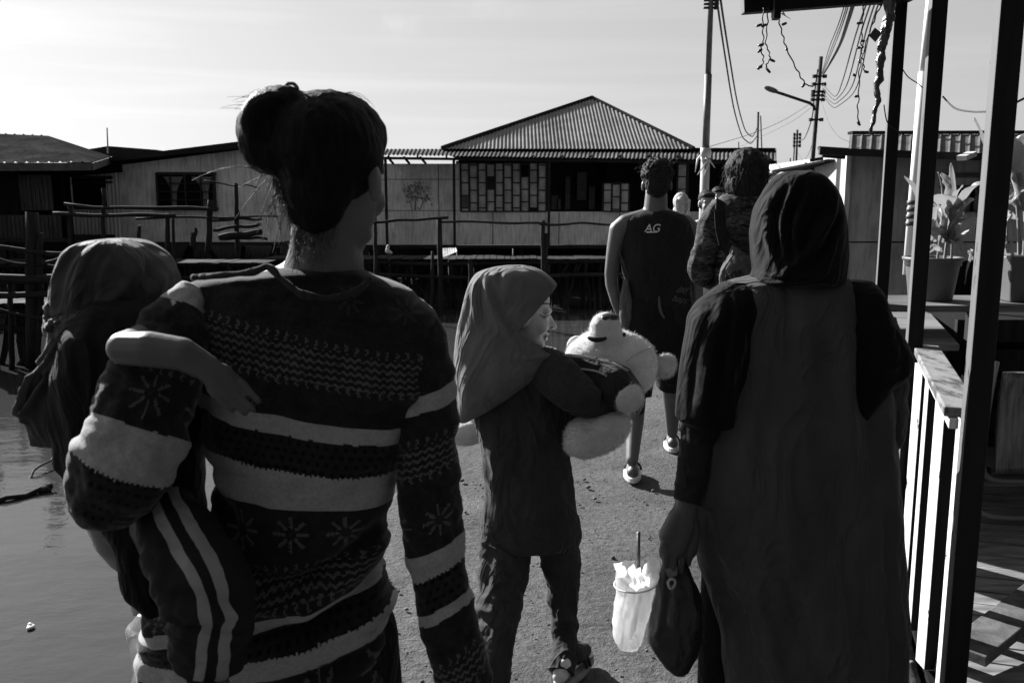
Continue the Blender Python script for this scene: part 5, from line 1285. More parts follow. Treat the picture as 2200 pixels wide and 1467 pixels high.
tw = [(594, 1610, 1800, 2.2, .06), (602, 1580, 1825, 2.2, .08), (615, 1560, 1845, 2.2, .10), (640, 1535, 1870, 2.2, .115), (700, 1512, 1895, 2.2, .13), (800, 1502, 1905, 2.2, .14), (920, 1500, 1920, 2.2, .145), (1000, 1494, 1930, 2.2, .15), (1090, 1488, 1934, 2.2, .155), (1180, 1500, 1938, 2.2, .16), (1280, 1524, 1941, 2.2, .165), (1380, 1546, 1942, 2.2, .17), (1470, 1560, 1943, 2.2, .17), (1590, 1560, 1944, 2.2, .17)]
twf = [fold([(1600, 640), (1590, 800), (1570, 960), (1520, 1080)], 22, .006), fold([(1680, 640), (1700, 800), (1690, 1000)], 24, .006), fold([(1780, 650), (1770, 800), (1800, 960)], 22, .007), fold([(1640, 900), (1650, 1100), (1700, 1300), (1720, 1467)], 20, .007), fold([(1760, 1000), (1780, 1200), (1770, 1440)], 22, .008), fold([(1540, 1130), (1590, 1280), (1640, 1440)], 16, .009), fold([(1860, 980), (1850, 1200), (1870, 1420)], 20, .008), fold([(1560, 960), (1620, 1020), (1720, 1040)], 16, .005), (1560, 700, 1500, 1000, 20, -.006), (1520, 940, 1500, 1060, 14, .012), (1500, 1080, 1540, 1250, 12, -.008), (1690, 900, 1720, 1100, 16, .005), (1760, 1000, 1790, 1300, 18, -.008), (1590, 1200, 1660, 1460, 14, .010), (1640, 1150, 1740, 1440, 16, -.008), (1850, 900, 1870, 1400, 24, -.012), (1800, 700, 1820, 1000, 20, -.006), (1580, 606, 1700, 602, 7, .004), (1700, 700, 1690, 800, 14, .003)]
TUN = cloth('grey_tunic', .055, .9, .3, 500)
tunic = garment('tunic', tw, TUN, hw, 130, 190, lambda px, py, si: wr(px, py, 70, 240, .016, 8, 3) + 1.9 * (ridges(px, py, twf) if si < .3 else 0), None, 2.3)
BLK = cloth('black_cloth', .006, .85, .25)
fl = [(606, 1556, 1604, 2.17, .035), (625, 1530, 1628, 2.16, .055), (660, 1492, 1640, 2.155, .08), (700, 1474, 1632, 2.15, .088), (780, 1462, 1618, 2.145, .088), (850, 1454, 1600, 2.14, .084), (892, 1450, 1590, 2.14, .08), (908, 1464, 1584, 2.14, .074)]
flf = [fold([(1545, 622), (1520, 720), (1492, 890)], 8, .010), fold([(1572, 622), (1556, 740), (1535, 890)], 8, .012), fold([(1560, 640), (1538, 740), (1515, 890)], 7, -.012), fold([(1600, 640), (1590, 740), (1572, 870)], 8, -.012), fold([(1596, 700), (1584, 780), (1570, 860)], 6, .008), fold([(1520, 640), (1485, 760), (1470, 880)], 7, -.007)]
garment('shawl', fl, BLK, hw, 80, 110, lambda px, py, si: wr(px, py, 40, 140, .009, 6, 2) + (ridges(px, py, flf) if si < .3 else 0))
fl = [(604, 1820, 1868, 2.17, .04), (625, 1808, 1888, 2.16, .07), (660, 1800, 1904, 2.16, .088), (710, 1796, 1928, 2.155, .095), (765, 1796, 1950, 2.15, .095), (795, 1796, 1946, 2.15, .09), (840, 1800, 1905, 2.15, .08), (880, 1806, 1868, 2.15, .06), (910, 1820, 1850, 2.15, .03)]
garment('shawl', fl, BLK, hw, 80, 110, lambda px, py, si: wr(px, py, 40, 140, .006, 16, 2))
SLV = cloth('dark_sleeve', .016, .9, .3)
limb('sleeve', [(1545, 700, 2.2, 110), (1516, 820, 2.17, 104), (1506, 920, 2.16, 88), (1494, 1000, 2.14, 78), (1482, 1060, 2.12, 66), (1478, 1078, 2.115, 62)], SLV, hw, 56, 90, lambda u, L, si: wr(u, L, 30, 26, .005, 41, 3))
limb('sleeve', [(1870, 700, 2.2, 110), (1905, 800, 2.19, 84), (1914, 860, 2.19, 68), (1912, 915, 2.18, 72), (1900, 945, 2.20, 66), (1870, 940, 2.30, 58)], cloth('printed_sleeve', .04, .9, .3, 500, .6), hw, 48, 70, lambda u, L, si: wr(u, L, 24, 30, .004, 44, 3))
hj = [(367, 1706, 1736, 2.13, .02), (371, 1684, 1754, 2.135, .05), (386, 1661, 1776, 2.15, .082), (415, 1642, 1793, 2.17, .108), (455, 1627, 1804, 2.2, .13), (500, 1618, 1811, 2.2, .135), (550, 1619, 1813, 2.2, .13), (580, 1622, 1812, 2.195, .125), (600, 1612, 1811, 2.19, .118), (610, 1622, 1800, 2.19, .10)]
hjf = [fold([(1680, 378), (1640, 440), (1632, 500), (1648, 575)], 7, .010), fold([(1700, 376), (1662, 440), (1652, 500), (1666, 580)], 7, .012), fold([(1725, 385), (1688, 450), (1674, 510), (1684, 570)], 8, .013), fold([(1770, 410), (1738, 470), (1700, 530), (1640, 606)], 9, .016), fold([(1762, 480), (1742, 540), (1728, 580), (1690, 596)], 8, .013), fold([(1672, 395), (1644, 480), (1655, 560)], 5, -.010), fold([(1702, 400), (1666, 480), (1674, 560)], 5, -.012), fold([(1745, 410), (1700, 490), (1690, 545)], 6, -.014), fold([(1775, 450), (1735, 520), (1712, 560)], 7, -.014), fold([(1615, 604), (1680, 606), (1760, 588)], 7, .008), fold([(1615, 590), (1680, 596), (1720, 588)], 4, -.008)]
garment('head_scarf', hj, BLK, hw, 150, 190, lambda px, py, si: wr(px, py, 50, 90, .004, 61, 2) + ridges(px, py, hjf) * max(0, min(1, (.5 - si) / .6)))
for xs in ((.62, 2.26, .70, .10), (.61, 2.3, .5, .09), (.60, 2.28, .12, .085)), ((.82, 2.26, .70, .10), (.83, 2.19, .5, .09), (.84, 2.10, .12, .085)): wchain(mm := MB(), xs); mm.blob('trouser_leg', BLK, hw, .012, 3)
for c in ((.60, 2.34), (.84, 2.08)):
    m = MB(); m.box((c[0] - .045, c[1] - .12, 0), (c[0] + .045, c[1] + .13, .022)); m.bevelled('sandal', plain('sandal_rubber', .2), hw, .008)
# drink in a white plastic bag
db = thing('drink_bag', 'iced drink cup with a straw in a sunlit white plastic bag', 'drink', P(1350, 1390, 2.09))
WP = N('white_film', .35, .4); WP.color(.80); WP.bump(WP.noise(25, 4, .6, (1, 1, .3)), .35, .01)
tl = WP.n.new('ShaderNodeBsdfTranslucent'); tl.inputs[0].default_value = (.95, .95, .95, 1); mx3 = WP.n.new('ShaderNodeMixShader'); mx3.inputs[0].default_value = .75
WP.l.new(WP.b.outputs[0], mx3.inputs[1]); WP.l.new(tl.outputs[0], mx3.inputs[2]); WP.l.new(mx3.outputs[0], WP.n['Material Output'].inputs[0])
dbf = [(1372, 1260, 1352, 1350, 4, .006), (1380, 1260, 1358, 1345, 3, -.005), (1345, 1230, 1335, 1290, 5, .004), (1330, 1216, 1352, 1240, 4, .005), (1362, 1214, 1380, 1240, 4, -.004)]
garment('bag', [(1218, 1328, 1412, 2.10, .040), (1230, 1326, 1414, 2.10, .050), (1260, 1324, 1406, 2.10, .052), (1300, 1320, 1397, 2.10, .050), (1340, 1316, 1388, 2.10, .048), (1368, 1318, 1382, 2.10, .044), (1384, 1326, 1374, 2.10, .034), (1392, 1336, 1362, 2.10, .018)], WP.m, db, 80, 110, lambda px, py, si: wr(px, py, 12, 46, .007, 3, 3) + 1.5 * (ridges(px, py, dbf) if si < .4 else 0) + .003 * max(0, 1 - (py - 1218) / 16) * math.sin(px * .35), cap=(False, True))
m = MB(); c0 = P(1372, 1243, 2.10); c1 = P(1352, 1375, 2.10); n = 36
for c, r in ((c0 + V((0, 0, .004)), .047), (c0, .049), (c0 - V((0, 0, .006)), .047), (c0 - V((0, 0, .008)), .045), (c1, .033)):
    for k in range(n): m.v.append(c + V((r * math.cos(2 * math.pi * k / n), r * math.sin(2 * math.pi * k / n), 0)))
for i in range(4):
    for k in range(n): m.f.append((i * n + k, i * n + (k + 1) % n, (i + 1) * n + (k + 1) % n, (i + 1) * n + k))
m.f.append(tuple(range(n))); m.build('cup', WP.m, db, True)
m = MB(); m.tube([P(1372, 1142, 2.10), P(1372, 1250, 2.10)], .0042, 10); m.build('straw', plain('striped_straw', .10, .4, .4, .5, 60), db, True)
m = MB(); cr_ = P(1366, 1252, 2.10); m.tube([cr_ + V((.054 * math.cos(a), .054 * math.sin(a), .006 * math.cos(a))) for a in [2 * math.pi * i / 40 for i in range(41)]], .0022, 6); m.build('cup_rim', plain('rim_plastic', .45, .4), db, True)
def peak(pts, parent, mat):
    m = MB(); q = [P(*p) for p in pts]; n_ = len(q); out = []
    m.prism(q, (0, .0012, 0)); return m.build('film_edge', mat, parent)
for pts in ([(1327, 1240, 2.06), (1327, 1222, 2.06), (1332, 1212, 2.06), (1343, 1217, 2.06), (1352, 1242, 2.06)], [(1342, 1240, 2.055), (1350, 1221, 2.055), (1362, 1211, 2.055), (1366, 1222, 2.055), (1360, 1244, 2.055)], [(1362, 1242, 2.06), (1368, 1222, 2.06), (1376, 1218, 2.06), (1378, 1240, 2.06)], [(1376, 1240, 2.07), (1384, 1214, 2.07), (1402, 1196, 2.08), (1420, 1206, 2.085), (1419, 1225, 2.08), (1408, 1250, 2.08)]): peak(pts, db, WP.m)
# black carrier bag
kb = thing('plastic_bag', 'bulging black plastic bag hanging from the closed hand beside the drink', 'bag', P(1450, 1440, 2.12))
BP = N('black_film', .42, .45); BP.color(.012); BP.bump(BP.noise(18, 5, .6, (1, 1, .35)), .6, .012)
kf = [(1430, 1215, 1405, 1350, 5, .005), (1440, 1220, 1418, 1340, 5, -.004), (1452, 1230, 1440, 1330, 6, .004), (1475, 1230, 1490, 1330, 6, .005)]
garment('bag', [(1196, 1436, 1468, 2.125, .012), (1215, 1424, 1478, 2.125, .025), (1245, 1414, 1492, 2.125, .040), (1290, 1404, 1506, 2.125, .055), (1340, 1395, 1510, 2.125, .062), (1375, 1392, 1504, 2.125, .062), (1405, 1408, 1494, 2.125, .055), (1430, 1428, 1484, 2.125, .04), (1445, 1444, 1474, 2.125, .018)], BP.m, kb, 90, 110, lambda px, py, si: wr(px, py, 22, 60, .006, 5, 3) + (ridges(px, py, kf) if si < .3 else 0))
m = MB(); m.prism([P(1428, 1222, 2.075), P(1440, 1217, 2.075), P(1456, 1217, 2.075), P(1454, 1236, 2.07), P(1436, 1240, 2.07)], (0, .002, 0)); m.build('printed_patch', plain('grey_print', .14, .4), kb)
m = MB(); cc_ = P(1443, 1253, 2.062); m.tube([cc_ + V((.0085 * math.cos(a) * (1 + .1 * math.sin(3 * a)), 0, .0125 * math.sin(a))) for a in [2 * math.pi * i / 24 for i in range(25)]], .0034, 8); m.build('printed_ring', plain('pale_print', .32, .4), kb, True)
# ================= girl hugging the bear
SHIRT_G = cloth('dark_shirt', .036, .9, .3)
gi = thing('person', 'child in a smooth grey head scarf seen in profile, hugging a big teddy bear', 'person', (.1, 2.65, 0))
GF = V((.96, .16, -.17)).normalized(); gc = P(1125, 672, 2.70)
b = MB(); gg, grot = head(b, gc, GF, (.05, -.05, 1), .92, True)
pchain(b, [(1115, 720, 2.70, 62), (1115, 790, 2.70, 76), (1120, 900, 2.715, 90), (1130, 1080, 2.70, 100)])
pchain(b, [(1120, 790, 2.70, 70), (1180, 800, 2.66, 62), (1225, 860, 2.60, 50), (1262, 872, 2.58, 44), (1290, 866, 2.60, 38), (1314, 866, 2.62, 32)])
fingers(b, [P(1318, 858 + 6 * k, 2.625 + .003 * k) for k in range(4)], [((1, .1, -.15), (.8, .5, -.1), (.4, .9, 0))] * 4, [.055, .06, .058, .046], .0068)
fingers(b, [P(1308, 855, 2.62)], [((.7, -.1, .6), (.9, .1, .3), (.9, .2, 0))], [.046], .0072)
pchain(b, [(1115, 790, 2.72, 70), (1090, 830, 2.80, 60), (1140, 890, 2.92, 48), (1220, 880, 2.95, 40)])
heel = PZ(1203, 1450, .045); toe = PZ(1256, 1402, .035)
kneeR = P(1208, 1270, 2.66); 
b.chain([P(1196, 1130, 2.68), kneeR, P(1212, 1370, 2.63), heel + V((.012, .01, .03))], [.045, .034, .026, .024])
b.chain([heel, heel.lerp(toe, .5) + V((0, 0, .012)), toe], [.024, .025, .024])
dirf = (toe - heel).normalized(); sidef = dirf.cross(V((0, 0, 1)))
for k in range(5):
    t0 = toe + sidef * (-.020 + .010 * k) ; b.cap2(t0, .0085 if k else .011, t0 + dirf * (.034 - .005 * k) + V((0, 0, -.006)), .0075 if k else .010, 8)
lf = V((-.08, 2.30, .045)); b.chain([P(1090, 1130, 2.68), P(1072, 1310, 2.55), P(1058, 1470, 2.41), lf + V((.03, .02, .03)), lf], [.045, .030, .025, .024, .024]); b.chain([lf, lf + V((.05, .14, -.01))], [.024, .022])
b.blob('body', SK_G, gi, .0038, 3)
# eye, lashes and brow on the visible side
gbody = [o_ for o_ in gi.children if o_.name.startswith('body')][0]; gt = bvh(gbody)
def onface(px, py, off=.0006):
    o0 = V((0, 0, H)); hit = gt.ray_cast(o0, (P(px, py, 2.6) - o0).normalized()); return (hit[0] if hit[0] is not None else P(px, py, 2.68)) - V((0, off, 0))
def facetube(name, pts, r, mat):
    q = [(x, y) for x, y in pts]; out = [onface(*cat(q, i * (len(q) - 1) / 16)) for i in range(17)]
    m = MB(); m.tube(out, [r * (.35 + .65 * math.sin(math.pi * (i + 1) / 18)) for i in range(17)], 8); return m.build(name, mat, gi, True)
facetube('eyelash', [(1160, 676), (1167, 680), (1174, 680), (1181, 676)], .0020, plain('dark_lash', .015))
facetube('eyelash', [(1165, 683), (1170, 684), (1175, 683)], .0009, MATS['dark_lash'])
facetube('eyebrow', [(1154, 660), (1164, 653), (1175, 652), (1183, 655)], .0022, plain('dark_brow', .05))
facetube('nostril', [(1183, 704), (1186, 703), (1188, 704)], .0018, plain('dark_nostril', .04))
facetube('lip_line', [(1168, 727), (1174, 723), (1180, 721)], .0012, plain('lip_dark', .08))
hr = [(570, 1088, 1128, 2.70, .02), (575, 1055, 1150, 2.70, .05), (584, 1030, 1168, 2.70, .075), (598, 1017, 1186, 2.70, .088), (614, 1009, 1197, 2.70, .094), (650, 998, 1200, 2.70, .100), (700, 986, 1198, 2.69, .105), (740, 977, 1196, 2.68, .112), (765, 974, 1196, 2.68, .118), (800, 975, 1162, 2.67, .118), (840, 978, 1112, 2.67, .105), (880, 982, 1050, 2.67, .07), (906, 986, 1004, 2.67, .02)]
hff = [fold([(1022, 582), (1000, 660), (980, 745)], 6, .008), fold([(1030, 582), (1022, 630), (1026, 700)], 6, .010), fold([(1040, 580), (1056, 640), (1090, 705), (1150, 752)], 8, .010), fold([(1056, 580), (1072, 640), (1100, 690), (1160, 745)], 7, -.008), fold([(1034, 590), (1034, 640), (1044, 700)], 6, -.008), fold([(1078, 570), (1074, 590), (1078, 612)], 7, -.008), fold([(1100, 750), (1150, 757), (1200, 752)], 7, .007), fold([(1010, 780), (1015, 840), (1000, 900)], 14, .004), fold([(1060, 720), (1070, 780), (1050, 850)], 16, .004)]
hs = garment('head_scarf', hr, cloth('grey_jersey_scarf', .12, .75, .3, 1200), gi, 220, 300, lambda px, py, si: wr(px, py, 50, 120, .003, 71, 2) + (ridges(px, py, hff) if si < .35 else 0))
inv = grot.transposed()
bm = bmesh.new(); bm.from_mesh(hs.data); kill = []
def edge_x(z):
    if z > .090: return 9
    if z > -.040: return -.028 + (z + .040) / .130 * .130
    if z > -.112: return -.028 + (-.040 - z) / .072 * .095
    return 9
for f in bm.faces:
    l = f.calc_center_median() - gc
    if l.x + .10 * l.y > edge_x(l.z): kill.append(f)
bmesh.ops.delete(bm, geom=kill, context='FACES')
for _ in range(8):
    bv = [v for v in bm.verts if v.is_boundary and (v.co - gc).x > -.04 and (v.co - gc).z > -.13]
    new = {}
    for v in bv:
        ns = [e_.other_vert(v) for e_ in v.link_edges if e_.is_boundary]
        if len(ns) == 2: new[v] = v.co * .4 + (ns[0].co + ns[1].co) * .3
    for v, c in new.items(): v.co = c
bm.to_mesh(hs.data); bm.free()
t = hs.modifiers.new('thick', 'SOLIDIFY'); t.thickness = .005; t.offset = -1
sr = [(770, 1080, 1190, 2.70, .06), (800, 1050, 1205, 2.70, .085), (860, 1020, 1215, 2.70, .095), (900, 1015, 1208, 2.70, .098), (960, 1030, 1216, 2.70, .10), (1020, 1040, 1230, 2.70, .105), (1080, 1038, 1238, 2.69, .11), (1130, 1036, 1240, 2.68, .115), (1152, 1040, 1238, 2.68, .115), (1166, 1060, 1228, 2.68, .112)]
srf = [(1210, 890, 1234, 1030, 5, .006), (1060, 960, 1180, 1120, 14, .004), (1040, 980, 1130, 1100, 12, -.004), (1090, 1120, 1220, 1090, 12, -.004), (1180, 900, 1200, 1000, 10, -.005)]
garment('shirt', sr, SHIRT_G, gi, 100, 120, lambda px, py, si: wr(px, py, 50, 80, .011, 81, 3) + (ridges(px, py, srf) if si < .35 else 0))
limb('sleeve', [(1150, 790, 2.68, 90), (1185, 800, 2.64, 100), (1222, 832, 2.60, 96), (1258, 854, 2.575, 78), (1280, 860, 2.58, 60)], SHIRT_G, gi, 56, 70, lambda u, L, si: wr(u, L, 26, 30, .004, 84, 3))
limb('sleeve', [(1100, 790, 2.74, 80), (1088, 830, 2.82, 76), (1130, 880, 2.90, 64)], SHIRT_G, gi, 40, 40)
limb('forearm_shade', [(1238, 862, 2.592, 62), (1264, 872, 2.575, 54), (1290, 866, 2.595, 50), (1312, 866, 2.615, 46), (1322, 867, 2.625, 42)], cloth('forearm_shade_cloth', .03, .9, .2), gi, 40, 50, lambda u, L, si: wr(u, L, 14, 16, .003, 86, 2))  # dark cover added over the forearm to stand in for its shade
TRG = cloth('girl_trousers', .036, .85, .2)
limb('trouser_leg', [(1088, 1120, 2.68, 112), (1086, 1180, 2.66, 112), (1080, 1250, 2.60, 104), (1070, 1320, 2.54, 96), (1064, 1400, 2.46, 82), (1058, 1480, 2.40, 74), (1056, 1540, 2.34, 70)], TRG, gi, 64, 120, lambda u, L, si: wr(u, L, 26, 46, .010, 91, 3) + ridges(u, L, [(-50, 40, 20, 100, 8, .008), (-45, 200, 30, 240, 7, .008), (-45, 218, 30, 262, 6, -.008), (-40, 90, 10, 180, 7, -.006)]))
limb('trouser_leg', [(1192, 1120, 2.68, 108), (1202, 1170, 2.68, 94), (1208, 1240, 2.665, 76), (1211, 1300, 2.65, 62), (1213, 1360, 2.625, 58), (1211, 1400, 2.58, 60), (1208, 1426, 2.548, 60), (1205, 1444, 2.53, 62)], TRG, gi, 60, 110, lambda u, L, si: wr(u, L, 20, 36, .009, 95, 3) + ridges(u, L, [(-40, 90, 0, 150, 6, .008), (-10, 110, -20, 200, 5, -.006), (-30, 170, 10, 210, 6, .007)]))
m = MB(); n = 16; out = []
for s_, e_ in ((0, 0),):
    c0 = heel - dirf * .03; c1 = toe + dirf * .045
    lo = []; 
    for k in range(n): 
        a = 2 * math.pi * k / n; t_ = (math.cos(a) + 1) / 2; wdt_ = .034 + .010 * t_
        p = c0.lerp(c1, t_) + sidef * math.sin(a) * wdt_; lo.append((p.x, p.y, 0.0))
m.prism(lo, (0, 0, .022)); m.bevelled('sandal', plain('pale_sole', .25, .7), gi, .006)
m = MB(); mid = heel.lerp(toe, .62)
for q0 in (0, .022): m.tube([V((mid.x, mid.y, .02)) + dirf * q0 + sidef * (.040 * math.cos(a)) + V((0, 0, .042 * math.sin(a) + .004)) for a in [math.pi * i / 14 for i in range(15)]], .007, 8)
m.chain([mid + V((0, 0, .03)) - dirf * .02, toe + V((0, 0, .012)) - dirf * .008], [.036, .026]); m.blob('sandal_strap', plain('dark_strap', .03), gi, .004, 2)
m = MB(); c0 = lf + V((-.01, -.03, 0)); m.hexa([(c0.x - .035, c0.y, 0), (c0.x + .035, c0.y, 0), (c0.x + .09, c0.y + .22, 0), (c0.x + .01, c0.y + .22, 0), (c0.x - .035, c0.y, .02), (c0.x + .035, c0.y, .02), (c0.x + .09, c0.y + .22, .02), (c0.x + .01, c0.y + .22, .02)]); m.bevelled('sandal', MATS['pale_sole'], gi, .006)
# ================= teddy bear
tb = thing('teddy_bear', 'big pale plush teddy bear in a dark shirt lying in the arms of the child', 'teddy bear', P(1290, 900, 2.7))
PL = N('plush_fur', .95, .1); f = PL.noise(16, 5, .65); PL.color(PL.ramp(f, [(.3, .50), (.7, .68)])); PL.bump(PL.noise(260, 4, .7), .7, .008); PL.bump(PL.noise(40, 4, .6), .35, .012)
PL.b.inputs['Sheen Weight'].default_value = .5; PL.b.inputs['Sheen Roughness'].default_value = .5
fuzz = lambda p: .0008 * noise.fractal(p * 150, 1, 2, 2) + .002 * noise.noise(p * 22)
b = MB(); hcn = P(1320, 772, 2.80); K = mpp(2.8, 770)
b.ell(hcn, (96 * K, .125, 66 * K), Matrix.Rotation(.22, 3, 'Y'), 36, 24); b.ell(P(1345, 800, 2.80), (66 * K, .10, 52 * K), None, 24, 16); b.ell(P(1275, 765, 2.80), (62 * K, .10, 44 * K), None, 24, 16)
b.cap2(P(1302, 735, 2.76), .062, P(1300, 704, 2.76), .050)
pchain(b, [(1250, 840, 2.79, 110), (1200, 885, 2.80, 120), (1130, 920, 2.84, 120)])
fur(b.blob('body', PL.m, tb, .006, 4, fuzz), 9000, .009, .0016, PL.m, 1)
m = MB(); m.ell(P(1429, 786, 2.80), (24 * K, .018, 27 * K), Matrix.Rotation(.2, 3, 'Y'), 24, 14); m.cap2(P(1412, 785, 2.8), .022, P(1425, 787, 2.8), .026); fur(m.blob('ear', PL.m, tb, .004, 2, fuzz), 2000, .008, .0015, PL.m, 2)
m = MB(); m.ell(P(1240, 742, 2.9), (24 * K, .018, 22 * K), None, 24, 14); m.blob('ear', PL.m, tb, .005, 2, fuzz)
m = MB(); m.ell(P(1309, 681, 2.75), (22 * K, .028, 9 * K), None, 24, 14); m.ell(P(1300, 684, 2.74), (12 * K, .02, 8 * K)); m.blob('nose', plain('plush_nose', .015, .4, .4), tb, .003, 2)
m = MB(); pts = [P(1263, 725, 2.706), P(1275, 729, 2.698), P(1290, 729, 2.694), P(1303, 726, 2.698)]; m.tube([V(cat([tuple(v) for v in pts], i * 3 / 20)) for i in range(21)], [.004 + .005 * math.sin(math.pi * i / 20) for i in range(21)], 8); m.build('mouth', plain('mouth_thread', .02), tb, True)
m = MB(); m.ell(P(1341, 719, 2.70), (.006, .005, .007)); m.build('eye', plain('bead_eye', .01, .2, .6), tb, True)
m = MB(); pts = [P(1400, 745, 2.735), P(1360, 765, 2.69), P(1335, 790, 2.68), P(1320, 820, 2.68)]; m.tube([V(cat([tuple(v) for v in pts], i * 3 / 20)) for i in range(21)], .0025, 6); m.build('seam', plain('seam_thread', .4), tb, True)
m = MB(); pchain(m, [(1335, 848, 2.60, 62), (1347, 852, 2.575, 70)]); fur(m.blob('paw', PL.m, tb, .005, 8, fuzz), 3500, .008, .0015, PL.m, 3)
m = MB(); rt = Matrix.Rotation(-.40, 3, 'Y'); c = P(1282, 934, 2.60); k2 = mpp(2.6, 930)
m.ell(c, (76 * k2, .065, 43 * k2), rt, 30, 20); m.ell(P(1258, 940, 2.60), (46 * k2, .065, 44 * k2), None, 24, 16); m.ell(P(1312, 902, 2.60), (42 * k2, .05, 20 * k2), Matrix.Rotation(-.05, 3, 'Y'), 20, 14); fur(m.blob('leg', PL.m, tb, .005, 14, fuzz), 8000, .008, .0014, PL.m, 4)
m = MB(); m.ell(P(1000, 925, 2.86), (52 * mpp(2.86), .08, 32 * mpp(2.86)), None, 24, 16); m.cap2(P(1010, 920, 2.86), .05, P(1100, 910, 2.86), .06); m.blob('leg', PL.m, tb, .005, 3, fuzz)
sh_ = MB(); pchain(sh_, [(1190, 788, 2.67, 62), (1240, 800, 2.66, 80), (1290, 818, 2.64, 98), (1320, 832, 2.61, 100), (1338, 844, 2.60, 86)]); pchain(sh_, [(1260, 845, 2.74, 150), (1180, 880, 2.78, 164)]); sh_.ell(P(1375, 865, 2.66), (10 * K, .05, 26 * K))
shb = sh_.blob('shirt', cloth('bear_shirt', .022, .85, .35), tb, .006, 3, lambda p: .005 * noise.fractal(p * 14, 1, 2, 3))
m = MB(); 
for pts in ([(1192, 762, 2.63), (1215, 764, 2.62), (1260, 769, 2.61), (1310, 780, 2.585), (1350, 796, 2.57)], [(1225, 796, 2.605), (1250, 793, 2.60), (1280, 797, 2.575), (1300, 806, 2.56)], [(1375, 825, 2.60), (1383, 845, 2.59), (1381, 870, 2.59), (1370, 890, 2.60)]):
    q = [P(*p) for p in pts]; m.tube([V(cat([tuple(v) for v in q], i * (len(q) - 1) / 24)) for i in range(25)], .0032, 8)
m.build('trim', cloth('pale_trim', .30), shb, True)

# ================= man in the sleeveless shirt
ma = thing('person', 'person in a dark sleeveless shirt marked AG, walking away in shorts and slippers', 'person', (.75, 4.8, 0))
D = 4.85
b = MB(); hg, hrot = head(b, P(1411, 398, D), (.1, 1, -.12), (0, .06, 1), .98, True)
pchain(b, [(1410, 420, D, 48), (1408, 455, D, 52), (1410, 480, D, 70), (1410, 560, D, 76), (1412, 700, D, 76)])
pchain(b, [(1408, 462, D, 40), (1345, 482, D, 44), (1330, 495, D, 44), (1321, 535, D, 36), (1312, 585, D, 27), (1314, 610, D, 28), (1322, 645, D - .02, 23), (1330, 672, D - .03, 17)])
pchain(b, [(1408, 462, D, 40), (1470, 482, D, 44), (1484, 495, D, 42), (1492, 540, D, 34), (1498, 590, D, 27), (1500, 640, D - .05, 22), (1498, 668, D - .06, 17)])
for sx, w_ in ((1, P(1331, 676, D - .03)), (-1, P(1497, 674, D - .06))):
    b.cap2(w_, .022, w_ + V((.01 * sx, 0, -.06)), .026); fingers(b, [w_ + V((.012 * sx + .004 * k, -.026 + .018 * k, -.075)) for k in range(4)], [((.1 * sx, 0, -1), (.25 * sx, .1, -1), (.5 * sx, .2, -.8))] * 4, [.07, .078, .074, .058], .0085)
    fingers(b, [w_ + V((.0, .025, -.03))], [((.1 * sx, .5, -.8), (.1 * sx, .3, -1), (.1 * sx, .1, -1))], [.06], .0095)
fL = PZ(1358, 1012, .05); fR = PZ(1444, 950, .05)
b.chain([P(1380, 700, D), P(1366, 850, 4.78), P(1364, 905, 4.74), V((fL.x, fL.y + .01, .11))], [.10, .058, .050, .034]); b.chain([fL + V((0, -.02, 0)), fL + V((.02, .14, -.01))], [.032, .034])
b.chain([P(1440, 700, D), P(1442, 830, 5.02), P(1444, 875, 5.10), V((fR.x, fR.y + .01, .11))], [.10, .058, .050, .034]); b.chain([fR + V((0, -.02, 0)), fR + V((.02, .14, -.01))], [.032, .034])
b.blob('body', SK_M, ma, .007, 3)
m = MB(); m.ell(hg(-.018, 0, .052), (.102, .084, .088), hrot, 26, 16); m.ell(hg(-.062, 0, -.005), (.045, .068, .070), hrot)
rn = random.Random(2)
for k in range(150):
    a = rn.uniform(0, 6.28); z = rn.uniform(-.1, 1); rr = math.sqrt(max(0, 1 - z * z)); p = hg(-.018 + .10 * rr * math.cos(a), .084 * rr * math.sin(a), .052 + .088 * z)
    if (inv := (p - hg(0, 0, 0)).y) > .09 and z < .5: continue
    m.ell(p, [rn.uniform(.008, .015)] * 3, None, 8, 6)
hm = m.blob('hair', hairmat('curly_hair', .02, (1, 1, 1)), ma, .005, 1, lambda p: .004 * noise.noise(p * 70))
m = MB()
for k in range(90):
    a = rn.uniform(0, 6.28); z = rn.uniform(.1, 1); rr = math.sqrt(1 - z * z); p = hg(-.018 + .105 * rr * math.cos(a), .088 * rr * math.sin(a), .054 + .094 * z); o_ = (p - hg(-.018, 0, .05)).normalized()
    strand(m, p, p + o_ * .015, p + o_ * .025 + V((rn.gauss(0, .012), 0, .005)), p + o_ * .028 + V((rn.gauss(0, .022), 0, rn.gauss(0, .01))), .0016, 6)
m.build('hair_tufts', hairmat('dark_locks', .02, (1, 1, 1)), hm, True)
tk = [(452, 1386, 1440, D, .055), (458, 1366, 1462, D, .075), (468, 1346, 1480, D, .095), (482, 1337, 1490, D, .11), (515, 1334, 1494, D, .125), (560, 1334, 1490, D, .13), (600, 1340, 1486, D, .13), (640, 1350, 1482, D, .13), (690, 1358, 1480, D, .13), (716, 1362, 1480, D, .13)]
TKM = cloth('tank_cloth', .02, .9, .3)
tank = garment('tank_top', tk, TKM, ma, 90, 110, lambda px, py, si: wr(px, py, 30, 70, .010, 101, 3))
lettering('lettering', 'AG', plain('white_print', .5), tank, 1401, 491, D - .13, 17, tank, .22, 0, .002, .003)
m = MB(); a = P(1390, 499, D - .145); m.bar(P(1390, 499, D - .147), P(1412, 499, D - .147), .006, .004, (0, 1, 0)); m.build('lettering', MATS['white_print'], tank)
m = MB()
